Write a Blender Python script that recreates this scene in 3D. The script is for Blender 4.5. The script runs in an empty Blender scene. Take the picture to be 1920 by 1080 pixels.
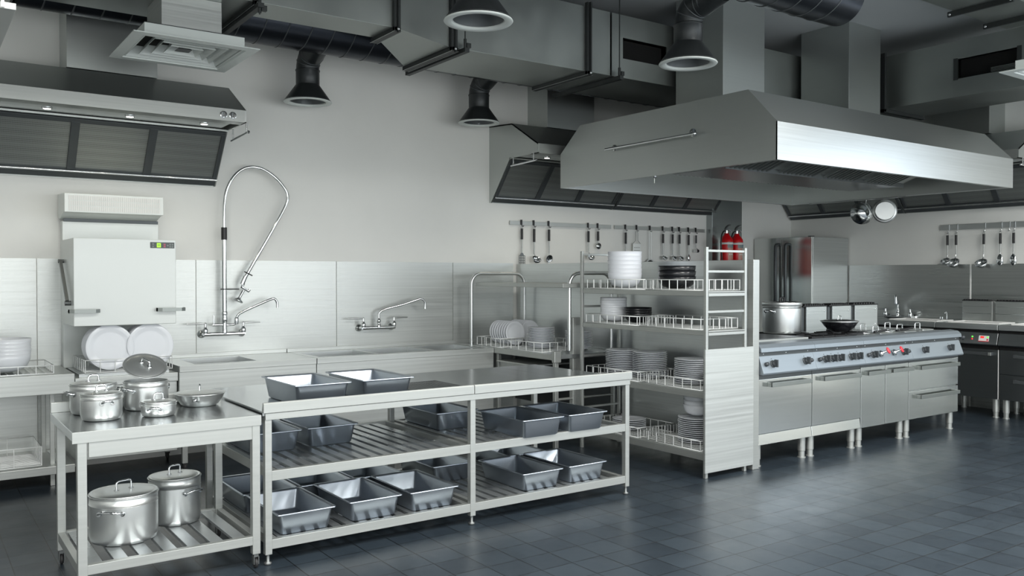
import bpy, math, random
from mathutils import Vector, Matrix
random.seed(7)
R = math.radians
scene = bpy.context.scene
COL = scene.collection

# ------------------------------------------------------------------ camera
cam_data = bpy.data.cameras.new('camera')
cam_data.sensor_width = 36.0
cam_data.lens = 36.0 * 1615.0 / 1920.0
cam_data.clip_start = 0.05
cam = bpy.data.objects.new('camera', cam_data)
COL.objects.link(cam)
cam.location = (0, 0, 1.5)
cam.rotation_euler = (R(90 - .82), 0, R(-35.2))
scene.camera = cam

# ------------------------------------------------------------------ world, daylight, exposure
world = bpy.data.worlds.new('world'); scene.world = world
world.use_nodes = True
bgn = world.node_tree.nodes['Background']
bgn.inputs['Color'].default_value = (.80, .90, 1.0, 1)
bgn.inputs['Strength'].default_value = 1.0
def area(name, loc, rot, sx, sy, power, col, spread=180):
    l = bpy.data.lights.new(name, 'AREA'); l.shape = 'RECTANGLE'; l.size = sx; l.size_y = sy
    l.energy = power; l.color = col; l.spread = R(spread)
    o = bpy.data.objects.new(name, l); COL.objects.link(o)
    o.location = loc; o.rotation_euler = rot
    return o
# daylight coming in through the windows of the right wall and of the wall behind the viewer
area('window_daylight', (9.92, .68, 2.05), (R(80), 0, R(90)), 3.3, 2.1, 43, (.84, .93, 1.0), 150)
for wx in (-2.25, 1.15, 4.55, 7.95):
    area('window_daylight', (wx, -1.26, 1.42), (R(77), 0, 0), 3.1, 2.3, 40, (.97, .985, .97) if wx < 6 else (.90, .955, 1.0), 140)
# ceiling light panels above and behind the viewer (their housings are built further down)
PANELS = [(x, y) for y in (.2, 1.5) for x in (-1.6, 1.4, 4.4, 7.4)]
for (px_, py_) in PANELS: area('ceiling_panel_light', (px_, py_, 3.86), (0, 0, 0), 1.4, .5, 105, (1.0, .99, .95), 162)
scene.view_settings.view_transform = 'Standard'
scene.view_settings.look = 'None'
scene.view_settings.exposure = 0.0
scene.view_settings.gamma = 1.0
scene.view_settings.use_curve_mapping = False

# ------------------------------------------------------------------ materials
MAT = {}
def nodemat(name):
    m = bpy.data.materials.new(name); m.use_nodes = True
    nt = m.node_tree; b = nt.nodes['Principled BSDF']
    MAT[name] = m
    return m, nt, b
def plain(name, col, rough=.5, metal=0.0, noise=0.0, nscale=8, emit=None, es=1.0, spec=None, rn=0.0):
    m, nt, b = nodemat(name)
    b.inputs['Base Color'].default_value = (*col, 1)
    b.inputs['Roughness'].default_value = rough
    b.inputs['Metallic'].default_value = metal
    if spec is not None: b.inputs['Specular IOR Level'].default_value = spec
    if noise or rn:
        tc = nt.nodes.new('ShaderNodeTexCoord'); n = nt.nodes.new('ShaderNodeTexNoise')
        n.inputs['Scale'].default_value = nscale; n.inputs['Detail'].default_value = 5
        nt.links.new(tc.outputs['Object'], n.inputs['Vector'])
        if noise:
            r = nt.nodes.new('ShaderNodeMapRange')
            r.inputs['To Min'].default_value = 1 - noise; r.inputs['To Max'].default_value = 1 + noise
            mx = nt.nodes.new('ShaderNodeVectorMath'); mx.operation = 'SCALE'
            mx.inputs[0].default_value = col
            nt.links.new(n.outputs['Fac'], r.inputs['Value']); nt.links.new(r.outputs[0], mx.inputs['Scale'])
            nt.links.new(mx.outputs[0], b.inputs['Base Color'])
        if rn:
            r2 = nt.nodes.new('ShaderNodeMapRange')
            r2.inputs['To Min'].default_value = max(.02, rough - rn); r2.inputs['To Max'].default_value = rough + rn
            nt.links.new(n.outputs['Fac'], r2.inputs['Value']); nt.links.new(r2.outputs[0], b.inputs['Roughness'])
    if emit:
        b.inputs['Emission Color'].default_value = (*emit, 1); b.inputs['Emission Strength'].default_value = es
    return m
def brushed(name, col, rough=.32, metal=1.0, stretch=(1.2, 1.2, 90), amt=.10, rn=.06, bump=0.0):
    m, nt, b = nodemat(name)
    tc = nt.nodes.new('ShaderNodeTexCoord'); mp = nt.nodes.new('ShaderNodeMapping')
    mp.inputs['Scale'].default_value = stretch
    n = nt.nodes.new('ShaderNodeTexNoise'); n.inputs['Scale'].default_value = 1.0; n.inputs['Detail'].default_value = 4
    nt.links.new(tc.outputs['Object'], mp.inputs['Vector']); nt.links.new(mp.outputs[0], n.inputs['Vector'])
    r = nt.nodes.new('ShaderNodeMapRange'); r.inputs['From Min'].default_value = .3; r.inputs['From Max'].default_value = .7
    r.inputs['To Min'].default_value = 1 - amt; r.inputs['To Max'].default_value = 1 + amt
    mx = nt.nodes.new('ShaderNodeVectorMath'); mx.operation = 'SCALE'; mx.inputs[0].default_value = col
    nt.links.new(n.outputs['Fac'], r.inputs['Value']); nt.links.new(r.outputs[0], mx.inputs['Scale'])
    nt.links.new(mx.outputs[0], b.inputs['Base Color'])
    r2 = nt.nodes.new('ShaderNodeMapRange'); r2.inputs['From Min'].default_value = .3; r2.inputs['From Max'].default_value = .7
    r2.inputs['To Min'].default_value = rough - rn; r2.inputs['To Max'].default_value = rough + rn
    nt.links.new(n.outputs['Fac'], r2.inputs['Value']); nt.links.new(r2.outputs[0], b.inputs['Roughness'])
    b.inputs['Metallic'].default_value = metal
    if bump:
        bp = nt.nodes.new('ShaderNodeBump'); bp.inputs['Strength'].default_value = bump; bp.inputs['Distance'].default_value = .002
        nt.links.new(n.outputs['Fac'], bp.inputs['Height']); nt.links.new(bp.outputs[0], b.inputs['Normal'])
    return m
brushed('steel', (.60, .625, .625), .32, .95, amt=.05, rn=.02)
brushed('satin', (.43, .445, .43), .42, .75, amt=.04, rn=.02)
brushed('tabletop', (.48, .50, .51), .20, 1.0, (60, 1.5, 1), .04, .04)
brushed('clad', (.54, .56, .545), .40, .75, (.9, .9, 70), .09, .05, bump=.12)
brushed('cladlow', (.52, .54, .53), .34, 1.0, (.9, .9, 70), .10, .08)
brushed('hoodsteel', (.52, .545, .53), .34, .9, amt=.012, rn=.008)
brushed('galv', (.36, .385, .37), .42, .9, (2, 2, 2), .10, .08)
brushed('frontsteel', (.66, .68, .665), .19, 1.0, (1.2, 1.2, 60), .02, .01)
brushed('panelgrey', (.235, .27, .30), .38, .45, amt=.015, rn=.01)
brushed('traysteel', (.40, .445, .50), .30, .92, (3, 3, 3), .04, .02)
brushed('slatsteel', (.44, .465, .475), .30, .8, (3, 3, 3), .06)
brushed('cooker_dark', (.34, .36, .37), .30, 1.0, amt=.02, rn=.01)
plain('chrome', (.72, .74, .75), .12, 1.0, rn=.03)
plain('alu', (.66, .68, .68), .33, 1.0, noise=.04)
plain('potsteel', (.62, .64, .635), .32, .88, noise=.03, nscale=3)
plain('grey_metal', (.16, .17, .17), .45, .8, noise=.1)
plain('handle_grey', (.26, .28, .27), .40, .8, noise=.05)
plain('black_duct', (.035, .04, .05), .30, .85, noise=.2, nscale=3)
plain('horn_black', (.030, .034, .036), .38, .4, noise=.15)
plain('duct_dark', (.05, .055, .055), .5, .5, noise=.1)
plain('black', (.008, .008, .009), .42, noise=.1)
plain('rubber', (.015, .015, .016), .6, noise=.1)
plain('deep_shade', (.002, .002, .002), .9, noise=.1)  # near-black, paints the shade inside gaps and openings
plain('porcelain', (.74, .765, .80), .22, noise=.02, spec=.5)
plain('frosted', (.76, .79, .84), .35, noise=.02)
plain('blackware', (.010, .011, .013), .25, noise=.1)
plain('wire_white', (.78, .80, .79), .35, .3, noise=.03)
plain('whitebox', (.66, .69, .67), .33, .12, noise=.01, nscale=2)
plain('red', (.62, .006, .010), .28, noise=.05)
plain('label_tan', (.55, .30, .24), .5, noise=.1)
plain('label_grey', (.22, .27, .27), .5, noise=.15, nscale=60)
plain('label_ink', (.80, .80, .76), .5, noise=.05)
plain('label_blue', (.08, .16, .28), .5, noise=.05)
plain('panel_dark', (.07, .085, .085), .4, noise=.1)
plain('strap_grey', (.4, .42, .42), .4, noise=.05)
plain('btn_grey', (.22, .25, .24), .4, noise=.05)
plain('lcd', (.45, .85, .05), .4, emit=(.35, .75, .03), es=.6, noise=.02)
plain('btn_red', (.45, .09, .14), .4, noise=.05)
plain('led_red', (.8, .03, .03), .3, emit=(1, .04, .03), es=.6, noise=.02)
plain('led_green', (.1, .8, .1), .3, emit=(.2, 1, .1), es=.8, noise=.02)
plain('valve_red', (.75, .05, .07), .35, noise=.05)
plain('sticker', (.75, .72, .70), .45, noise=.05)
plain('lamp', (1, 1, 1), .3, emit=(1, .97, .90), es=9.0, noise=.01)
plain('knob', (.055, .062, .068), .30, .2, noise=.1)
plain('cookgrey', (.10, .11, .115), .45, .6, noise=.1)
plain('diffuser_white', (.62, .66, .64), .45, noise=.02)
plain('pillar_steel', (.36, .39, .39), .22, .8, noise=.03)
plain('frame_white', (.7, .7, .68), .4, noise=.03)
plain('wok_black', (.012, .012, .015), .22, .3, noise=.1)

def wallmat():
    m, nt, b = nodemat('plaster')
    tc = nt.nodes.new('ShaderNodeTexCoord')
    n = nt.nodes.new('ShaderNodeTexNoise'); n.inputs['Scale'].default_value = 1.3; n.inputs['Detail'].default_value = 8
    nt.links.new(tc.outputs['Object'], n.inputs['Vector'])
    cr = nt.nodes.new('ShaderNodeValToRGB')
    cr.color_ramp.elements[0].position = .3; cr.color_ramp.elements[0].color = (.74, .745, .715, 1)
    cr.color_ramp.elements[1].position = .7; cr.color_ramp.elements[1].color = (.79, .795, .765, 1)
    nt.links.new(n.outputs['Fac'], cr.inputs['Fac']); nt.links.new(cr.outputs[0], b.inputs['Base Color'])
    b.inputs['Roughness'].default_value = .8
    n2 = nt.nodes.new('ShaderNodeTexNoise'); n2.inputs['Scale'].default_value = 14; n2.inputs['Detail'].default_value = 6
    nt.links.new(tc.outputs['Object'], n2.inputs['Vector'])
    bp = nt.nodes.new('ShaderNodeBump'); bp.inputs['Strength'].default_value = .12; bp.inputs['Distance'].default_value = .01
    nt.links.new(n2.outputs['Fac'], bp.inputs['Height']); nt.links.new(bp.outputs[0], b.inputs['Normal'])
wallmat()
plain('ceilpaint', (.46, .485, .50), .8, noise=.04, nscale=2)
def floormat():
    m, nt, b = nodemat('slate_tile')
    tc = nt.nodes.new('ShaderNodeTexCoord'); mp = nt.nodes.new('ShaderNodeMapping')
    mp.inputs['Location'].default_value = (3-.04, 3.075-.08, 0)
    br = nt.nodes.new('ShaderNodeTexBrick')
    br.offset = 0.0; br.squash = 1.0
    br.inputs['Scale'].default_value = 1.0
    br.inputs['Brick Width'].default_value = .2; br.inputs['Row Height'].default_value = .2
    br.inputs['Mortar Size'].default_value = .0032; br.inputs['Mortar Smooth'].default_value = .3
    br.inputs['Bias'].default_value = 0.0
    br.inputs['Color1'].default_value = (.018, .026, .035, 1)
    br.inputs['Color2'].default_value = (.027, .038, .049, 1)
    br.inputs['Mortar'].default_value = (.003, .0035, .004, 1)
    nt.links.new(tc.outputs['Object'], mp.inputs['Vector']); nt.links.new(mp.outputs[0], br.inputs['Vector'])
    n = nt.nodes.new('ShaderNodeTexNoise'); n.inputs['Scale'].default_value = 7; n.inputs['Detail'].default_value = 5
    n.inputs['Roughness'].default_value = .55
    nt.links.new(tc.outputs['Object'], n.inputs['Vector'])
    mx = nt.nodes.new('ShaderNodeMix'); mx.data_type = 'RGBA'; mx.blend_type = 'MULTIPLY'
    mx.inputs[0].default_value = .6
    rr = nt.nodes.new('ShaderNodeMapRange'); rr.inputs['From Min'].default_value = .3; rr.inputs['From Max'].default_value = .7
    rr.inputs['To Min'].default_value = .78; rr.inputs['To Max'].default_value = 1.2
    nt.links.new(n.outputs['Fac'], rr.inputs['Value'])
    nt.links.new(br.outputs['Color'], mx.inputs[6]); nt.links.new(rr.outputs[0], mx.inputs[7])
    nt.links.new(mx.outputs[2], b.inputs['Base Color'])
    r2 = nt.nodes.new('ShaderNodeMapRange'); r2.inputs['From Min'].default_value = .3; r2.inputs['From Max'].default_value = .7
    r2.inputs['To Min'].default_value = .30; r2.inputs['To Max'].default_value = .38
    nt.links.new(n.outputs['Fac'], r2.inputs['Value']); nt.links.new(r2.outputs[0], b.inputs['Roughness'])
    b.inputs['Specular IOR Level'].default_value = .6
    bp = nt.nodes.new('ShaderNodeBump'); bp.inputs['Strength'].default_value = .35; bp.inputs['Distance'].default_value = .0015
    ad = nt.nodes.new('ShaderNodeMath'); ad.operation = 'MULTIPLY_ADD'; ad.inputs[1].default_value = -2.5
    nt.links.new(br.outputs['Fac'], ad.inputs[0]); nt.links.new(n.outputs['Fac'], ad.inputs[2])
    nt.links.new(ad.outputs[0], bp.inputs['Height']); nt.links.new(bp.outputs[0], b.inputs['Normal'])
floormat()
def filtermat():
    m, nt, b = nodemat('filter_mesh')
    tc = nt.nodes.new('ShaderNodeTexCoord')
    v = nt.nodes.new('ShaderNodeTexVoronoi'); v.inputs['Scale'].default_value = 95; v.inputs['Randomness'].default_value = 0.0
    nt.links.new(tc.outputs['Object'], v.inputs['Vector'])
    cr = nt.nodes.new('ShaderNodeValToRGB')
    cr.color_ramp.elements[0].position = .30; cr.color_ramp.elements[0].color = (.17, .18, .17, 1)
    cr.color_ramp.elements[1].position = .42; cr.color_ramp.elements[1].color = (.34, .36, .345, 1)
    nt.links.new(v.outputs['Distance'], cr.inputs['Fac']); nt.links.new(cr.outputs[0], b.inputs['Base Color'])
    b.inputs['Metallic'].default_value = .7; b.inputs['Roughness'].default_value = .42
filtermat()

# ------------------------------------------------------------------ mesh helpers
def V(*a): return Vector(a)
class MB:
    def __init__(s): s.v = []; s.f = []; s.sm = []
    def add(s, vs, fs, smooth=False):
        o = len(s.v); s.v += [tuple(p) for p in vs]
        for f in fs: s.f.append(tuple(i + o for i in f)); s.sm.append(smooth)
        return s
    def box(s, x0, y0, z0, x1, y1, z1):
        if x0 > x1: x0, x1 = x1, x0
        if y0 > y1: y0, y1 = y1, y0
        if z0 > z1: z0, z1 = z1, z0
        vs = [(x0,y0,z0),(x1,y0,z0),(x1,y1,z0),(x0,y1,z0),(x0,y0,z1),(x1,y0,z1),(x1,y1,z1),(x0,y1,z1)]
        return s.add(vs, [(0,3,2,1),(4,5,6,7),(0,1,5,4),(1,2,6,5),(2,3,7,6),(3,0,4,7)])
    def quad(s, a, b, c, d): return s.add([a,b,c,d], [(0,1,2,3)])
    def slab(s, a, b, c, d, t):
        """quad with thickness t along its own normal"""
        a,b,c,d = map(Vector, (a,b,c,d)); n = (b-a).cross(d-a).normalized() * t
        vs = [a,b,c,d,a+n,b+n,c+n,d+n]
        return s.add(vs, [(0,3,2,1),(4,5,6,7),(0,1,5,4),(1,2,6,5),(2,3,7,6),(3,0,4,7)])
    def prism(s, pts, axis, a0, a1):
        """extrude closed polygon pts (2D) along axis ('x': pts are (y,z); 'y': (x,z); 'z': (x,y))"""
        n = len(pts)
        def mk(p, a):
            return (a, p[0], p[1]) if axis == 'x' else ((p[0], a, p[1]) if axis == 'y' else (p[0], p[1], a))
        vs = [mk(p, a0) for p in pts] + [mk(p, a1) for p in pts]
        fs = [tuple(range(n-1, -1, -1)), tuple(range(n, 2*n))]
        fs += [(i, (i+1) % n, n + (i+1) % n, n + i) for i in range(n)]
        return s.add(vs, fs)
    def tube(s, pts, r, seg=8, closed=False, cap=True):
        pts = [Vector(p) for p in pts]
        if not isinstance(r, (list, tuple)): pts = [p for i, p in enumerate(pts) if i == 0 or (p-pts[i-1]).length > 1e-5]
        n = len(pts)
        rs = r if isinstance(r, (list, tuple)) else [r] * n
        tans = []
        for i in range(n):
            if closed: t = pts[(i+1) % n] - pts[(i-1) % n]
            elif i == 0: t = pts[1] - pts[0]
            elif i == n-1: t = pts[-1] - pts[-2]
            else: t = (pts[i+1]-pts[i]).normalized() + (pts[i]-pts[i-1]).normalized()
            tans.append(t.normalized())
        t0 = tans[0]; up = Vector((0,0,1)) if abs(t0.z) < .9 else Vector((1,0,0))
        nrm = t0.cross(up).normalized(); vs = []
        for i in range(n):
            t = tans[i]; nrm = (nrm - t * nrm.dot(t)).normalized(); bn = t.cross(nrm)
            for k in range(seg):
                a = 2*math.pi*k/seg
                vs.append(pts[i] + (nrm*math.cos(a) + bn*math.sin(a)) * rs[i])
        fs = []
        m = n if closed else n-1
        for i in range(m):
            j = (i+1) % n
            for k in range(seg):
                k2 = (k+1) % seg
                fs.append((i*seg+k, i*seg+k2, j*seg+k2, j*seg+k))
        s.add(vs, fs, True)
        if cap and not closed:
            s.add(vs[:seg], [tuple(range(seg-1,-1,-1))]); s.add(vs[-seg:], [tuple(range(seg))])
        return s
    def cyl(s, p0, p1, r, seg=12, r1=None): return s.tube([p0, p1], [r, r if r1 is None else r1], seg)
    def lathe(s, prof, c=(0,0,0), seg=32, axis=(0,0,1), breaks=()):
        """prof list of (r, h); splits smoothing at indexes in breaks"""
        ax = Vector(axis).normalized(); up = Vector((1,0,0)) if abs(ax.x) < .9 else Vector((0,1,0))
        e1 = (up - ax*up.dot(ax)).normalized(); e2 = ax.cross(e1); c = Vector(c)
        groups = []; cur = [prof[0]]
        for i in range(1, len(prof)):
            cur.append(prof[i])
            if i in breaks: groups.append(cur); cur = [prof[i]]
        groups.append(cur)
        for g in groups:
            if len(g) < 2: continue
            vs = []
            for (r, h) in g:
                for k in range(seg):
                    a = 2*math.pi*k/seg
                    vs.append(c + ax*h + (e1*math.cos(a) + e2*math.sin(a))*max(r, 1e-5))
            fs = []
            for i in range(len(g)-1):
                for k in range(seg):
                    k2 = (k+1) % seg
                    fs.append((i*seg+k, i*seg+k2, (i+1)*seg+k2, (i+1)*seg+k))
            s.add(vs, fs, True)
        return s
    def loft(s, loops, capfirst=False, caplast=False, smooth=True):
        n = len(loops[0]); vs = [p for l in loops for p in l]; fs = []
        for i in range(len(loops)-1):
            for k in range(n):
                k2 = (k+1) % n
                fs.append((i*n+k, i*n+k2, (i+1)*n+k2, (i+1)*n+k))
        s.add(vs, fs, smooth)
        if capfirst: s.add(loops[0], [tuple(range(n-1,-1,-1))])
        if caplast: s.add(loops[-1], [tuple(range(n))])
        return s
    def xf(s, M):
        s.v = [tuple(M @ Vector(p)) for p in s.v]; return s
    def merge(s, o):
        k = len(s.v); s.v += o.v; s.f += [tuple(i+k for i in f) for f in o.f]; s.sm += o.sm; return s

def rrect(w, d, z, r, cx=0, cy=0, n=4):
    out = []
    for (sx, sy, a0) in ((1,1,0),(-1,1,90),(-1,-1,180),(1,-1,270)):
        x = cx + sx*(w/2-r); y = cy + sy*(d/2-r)
        for i in range(n+1):
            a = R(a0 + 90*i/n); out.append((x + r*math.cos(a), y + r*math.sin(a), z))
    return out
def arc(c, r, a0, a1, n, u, v):
    c = Vector(c); u = Vector(u); v = Vector(v)
    return [c + u*r*math.cos(R(a0+(a1-a0)*i/n)) + v*r*math.sin(R(a0+(a1-a0)*i/n)) for i in range(n+1)]

WORLD = {}
def obj(name, mb, mat, parent=None, bevel=0.0, label=None):
    vs = mb.v
    off = Vector((0,0,0)); root_origin = None
    if parent is not None and parent.name in WORLD:
        off = WORLD[parent.name]
    if parent is None:
        xs = [p[0] for p in vs]; ys = [p[1] for p in vs]; zs = [p[2] for p in vs]
        off = Vector(((min(xs)+max(xs))/2, (min(ys)+max(ys))/2, min(zs))); root_origin = off
    me = bpy.data.meshes.new(name)
    me.from_pydata([(p[0]-off.x, p[1]-off.y, p[2]-off.z) for p in vs], [], mb.f)
    me.polygons.foreach_set('use_smooth', mb.sm)
    me.materials.append(MAT[mat]); me.update()
    o = bpy.data.objects.new(name, me); COL.objects.link(o)
    if root_origin is not None: o.location = root_origin
    if parent is not None:
        o.parent = parent
        if parent.name in WORLD: WORLD[o.name] = WORLD[parent.name]
    if bevel:
        b = o.modifiers.new('bevel', 'BEVEL'); b.width = bevel; b.segments = 2; b.limit_method = 'ANGLE'; b.angle_limit = R(40)
        b.harden_normals = False
    if label: o['label'] = label
    return o
def thing(name, label, cat, loc=(0,0,0), rot=0, group=None, world=False):
    """an Empty at the thing's base; world=True: its parts are given in room coordinates"""
    o = bpy.data.objects.new(name, None); COL.objects.link(o)
    o.empty_display_size = .1
    o.location = loc; o.rotation_euler = (0, 0, R(rot))
    o['label'] = label; o['category'] = cat
    if group: o['group'] = group
    if world: WORLD[o.name] = Vector(loc)
    return o
def tag(o, label, cat, group=None):
    o['label'] = label; o['category'] = cat
    if group: o['group'] = group
    return o
def struct(name, mb, mat, bevel=0):
    o = obj(name, mb, mat, None, bevel); o['kind'] = 'structure'; return o
KIDS = {}
def children(o): return [c for c in o.children]
def dup(root, loc, rot=None, label=None, group=None, scale=None):
    r = root.copy(); COL.objects.link(r); r.location = loc
    if rot is not None: r.rotation_euler = rot if isinstance(rot, (tuple, list)) else (0, 0, R(rot))
    if scale: r.scale = (scale, scale, scale)
    if label: r['label'] = label
    if group: r['group'] = group
    for ch in list(root.children):
        c = ch.copy(); COL.objects.link(c); c.parent = r
        for g in list(ch.children):
            d = g.copy(); COL.objects.link(d); d.parent = c
    return r

# ================================================================== THE ROOM
YW, XW, XL, YF, ZC = 7.5, 10.0, -4.0, -1.35, 4.0
struct('floor', MB().box(XL, YF, -.1, XW, YW, 0), 'slate_tile')
struct('ceiling', MB().box(XL, YF, ZC, XW, YW, ZC+.15), 'ceilpaint')
struct('wall_back', MB().box(XL-.2, YW, -.1, XW+.2, YW+.2, ZC+.15), 'plaster')
struct('wall_left', MB().box(XL-.2, YF-.2, -.1, XL, YW, ZC+.15), 'plaster')
def holed(axis, c0, c1, a0, a1, z0, z1, holes):
    """wall slab with rectangular openings"""
    mb = MB()
    def b(p0, p1, q0, q1):
        if p1-p0 < 1e-4 or q1-q0 < 1e-4: return
        if axis == 'x': mb.box(c0, p0, q0, c1, p1, q1)
        else: mb.box(p0, c0, q0, p1, c1, q1)
    x = a0
    for (h0, h1, hz0, hz1) in sorted(holes):
        b(x, h0, z0, z1); b(h0, h1, z0, hz0); b(h0, h1, hz1, z1); x = h1
    b(x, a1, z0, z1)
    return mb
WR = [(-.98, .62, 1.0, 3.2), (.74, 2.34, 1.0, 3.2)]
WF = [(-3.8, -.7, .27, 2.57), (-.4, 2.7, .27, 2.57), (3.0, 6.1, .27, 2.57), (6.4, 9.5, .27, 2.57)]
struct('wall_right', holed('x', XW, XW+.2, YF-.2, YW, -.1, ZC+.15, WR), 'plaster')
struct('wall_front', holed('y', YF-.2, YF, XL, XW, -.1, ZC+.15, WF), 'plaster')
wi = 1
for (a0, a1, z0, z1) in WR:
    mb = MB()
    for (p, q) in ((a0, a0+.06), (a1-.06, a1), ((a0+a1)/2-.03, (a0+a1)/2+.03)): mb.box(XW+.06, p, z0, XW+.12, q, z1)
    for (p, q) in ((z0, z0+.06), (z1-.06, z1), (z0+1.55, z0+1.61)): mb.box(XW+.06, a0, p, XW+.12, a1, q)
    struct('window_%d' % wi, mb, 'frame_white'); wi += 1
for (a0, a1, z0, z1) in WF:
    mb = MB()
    for (p, q) in ((a0, a0+.06), (a1-.06, a1), ((a0+a1)/2-.03, (a0+a1)/2+.03)): mb.box(p, YF-.12, z0, q, YF-.06, z1)
    for (p, q) in ((z0, z0+.06), (z1-.06, z1), (z0+1.45, z0+1.51)): mb.box(a0, YF-.12, p, a1, YF-.06, q)
    struct('window_%d' % wi, mb, 'frame_white'); wi += 1
# steel wall cladding
ti = 1
seams = [-2.2, -.45, .828, 1.36, 2.013, 3.284, 4.548, 5.30]
for a, b in zip(seams[:-1], seams[1:]):
    struct('trim_%d' % ti, MB().box(a+.003, YW-.012, .12, b-.003, YW, 1.632), 'clad'); ti += 1
for a, b in ((5.42, 6.9), (6.906, 8.29)):
    struct('trim_%d' % ti, MB().box(a, YW-.012, .1, b, YW, 1.60), 'cladlow'); ti += 1
for a, b in ((5.046, 6.59), (3.50, 5.030), (2.0, 3.494)):
    struct('trim_%d' % ti, MB().box(XW-.012, a, 0, XW, b, 1.632), 'cladlow'); ti += 1
struct('trim_%d' % ti, MB().box(XW-.018, 5.031, .1, XW, 5.045, 1.632), 'frame_white'); ti += 1
struct('trim_%d' % ti, MB().box(8.30, 7.40, 0, 8.86, YW, ZC), 'pillar_steel', .003); ti += 1

# ================================================================== LONG TABLE AND CART
def slat_shelf(x0, x1, y0, y1, ztop, h, pitch, sw, rimw=.035, mids=()):
    mb = MB()
    mb.box(x0, y0, ztop-h, x1, y0+rimw, ztop).box(x0, y1-rimw, ztop-h, x1, y1, ztop)
    mb.box(x0, y0+rimw, ztop-h, x0+rimw, y1-rimw, ztop).box(x1-rimw, y0+rimw, ztop-h, x1, y1-rimw, ztop)
    sl = MB(); x = x0+rimw+.015
    while x + sw < x1-rimw:
        sl.box(x, y0+rimw, ztop-.022, x+sw, y1-rimw, ztop-.006); x += pitch
    for m in mids: sl.box(x0+rimw, m-.02, ztop-.045, x1-rimw, m+.02, ztop-.024)
    return mb, sl
t = thing('steel_work_table', 'long stainless steel work table with raised front lip, two slatted shelves and deep trays', 'table', (2.78, 4.87, 0), world=True)
TX0, TX1, TY0, TY1 = 1.50, 4.066, 4.335, 5.45
mb = MB().box(TX0, TY0+.02, .775, TX1, TY1, .80)
obj('tabletop', mb, 'tabletop', t, .002)
mb = MB()
for a, b in ((TX0, 2.783), (2.787, TX1)): mb.prism([(TY0, .792), (TY0, .838), (TY0+.006, .846), (TY0+.016, .846), (TY0+.03, .80), (TY0+.03, .792)], 'x', a, b)
obj('front_lip', mb, 'satin', t, .0015)
mb = MB().box(TX0+.012, TY0+.008, .755, TX1-.012, TY0+.04, .790).box(TX0+.012, TY1-.04, .73, TX1-.012, TY1-.012, .775)
mb.box(TX0+.012, TY0+.04, .735, TX0+.03, TY1-.04, .775).box(TX1-.03, TY0+.04, .735, TX1-.012, TY1-.04, .775)
obj('apron', mb, 'satin', t, .0015)
for lx in (1.512, 2.765, 4.018):
    for ly in (4.35, 5.40):
        lg = obj('leg', MB().box(lx, ly, .055, lx+.036, ly+.036, .757 if ly < 5 else .74), 'satin', t, .002)
        obj('foot', MB().lathe([(.016, 0), (.020, .004), (.020, .012), (.009, .018), (.009, .055)], (lx+.018, ly+.018, 0), 12), 'grey_metal', lg)
for (zt, hh) in ((.488, .052), (.131, .050)):
    for (a, b) in ((1.548, 2.765), (2.801, 4.018)):
        fr, sl = slat_shelf(a, b, 4.352, 5.435, zt, hh, .078, .05, .034, (4.72, 5.1))
        s_ = obj('shelf', fr, 'satin', t, .0015)
        obj('shelf_slats', sl, 'slatsteel', s_, .0012)

c = thing('steel_cart_table', 'small wheeled stainless steel table with pots on top and on its slatted bottom shelf', 'table', (1.05, 4.69, 0), world=True)
CX0, CX1, CY0, CY1 = .615, 1.487, 4.335, 5.04
obj('tabletop', MB().box(CX0, CY0, .745, CX1, CY1, .787), 'tabletop', c, .002)
mb = MB().box(CX0, CY0-.003, .735, CX1, CY0, .787)
obj('front_edge', mb, 'satin', c, .001)
obj('upstand', MB().box(CX0, CY1-.02, .787, CX1, CY1, .84), 'satin', c, .002)
obj('apron', MB().box(CX0+.07, CY0+.006, .665, CX1-.045, CY0+.02, .745), 'satin', c, .001)
obj('apron', MB().box(CX0+.07, CY1-.04, .665, CX1-.045, CY1-.02, .745), 'satin', c, .001)
for lx in (CX0+.022, CX1-.045):
    for ly in (CY0+.003, CY1-.06):
        lg = obj('leg', MB().box(lx, ly, .075, lx+.04, ly+.04, .745), 'satin', c, .002)
        w = MB().box(lx+.008, ly+.008, .058, lx+.032, ly+.032, .075).box(lx+.006, ly+.004, .022, lx+.010, ly+.036, .062).box(lx+.030, ly+.004, .022, lx+.034, ly+.036, .062)
        cs = obj('caster_fork', w, 'grey_metal', lg)
        obj('wheel', MB().lathe([(.001, -.008), (.022, -.008), (.026, -.004), (.026, .004), (.022, .008), (.001, .008)], (lx+.02, ly+.02, .026), 16, (1,0,0), (1,4)), 'rubber', lg)
fr, sl = slat_shelf(CX0+.024, CX1-.007, CY0+.005, CY1-.022, .168, .045, .112, .062, .032)
s_ = obj('shelf', fr, 'satin', c, .0015)
obj('shelf_slats', sl, 'slatsteel', s_, .0015)

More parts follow.
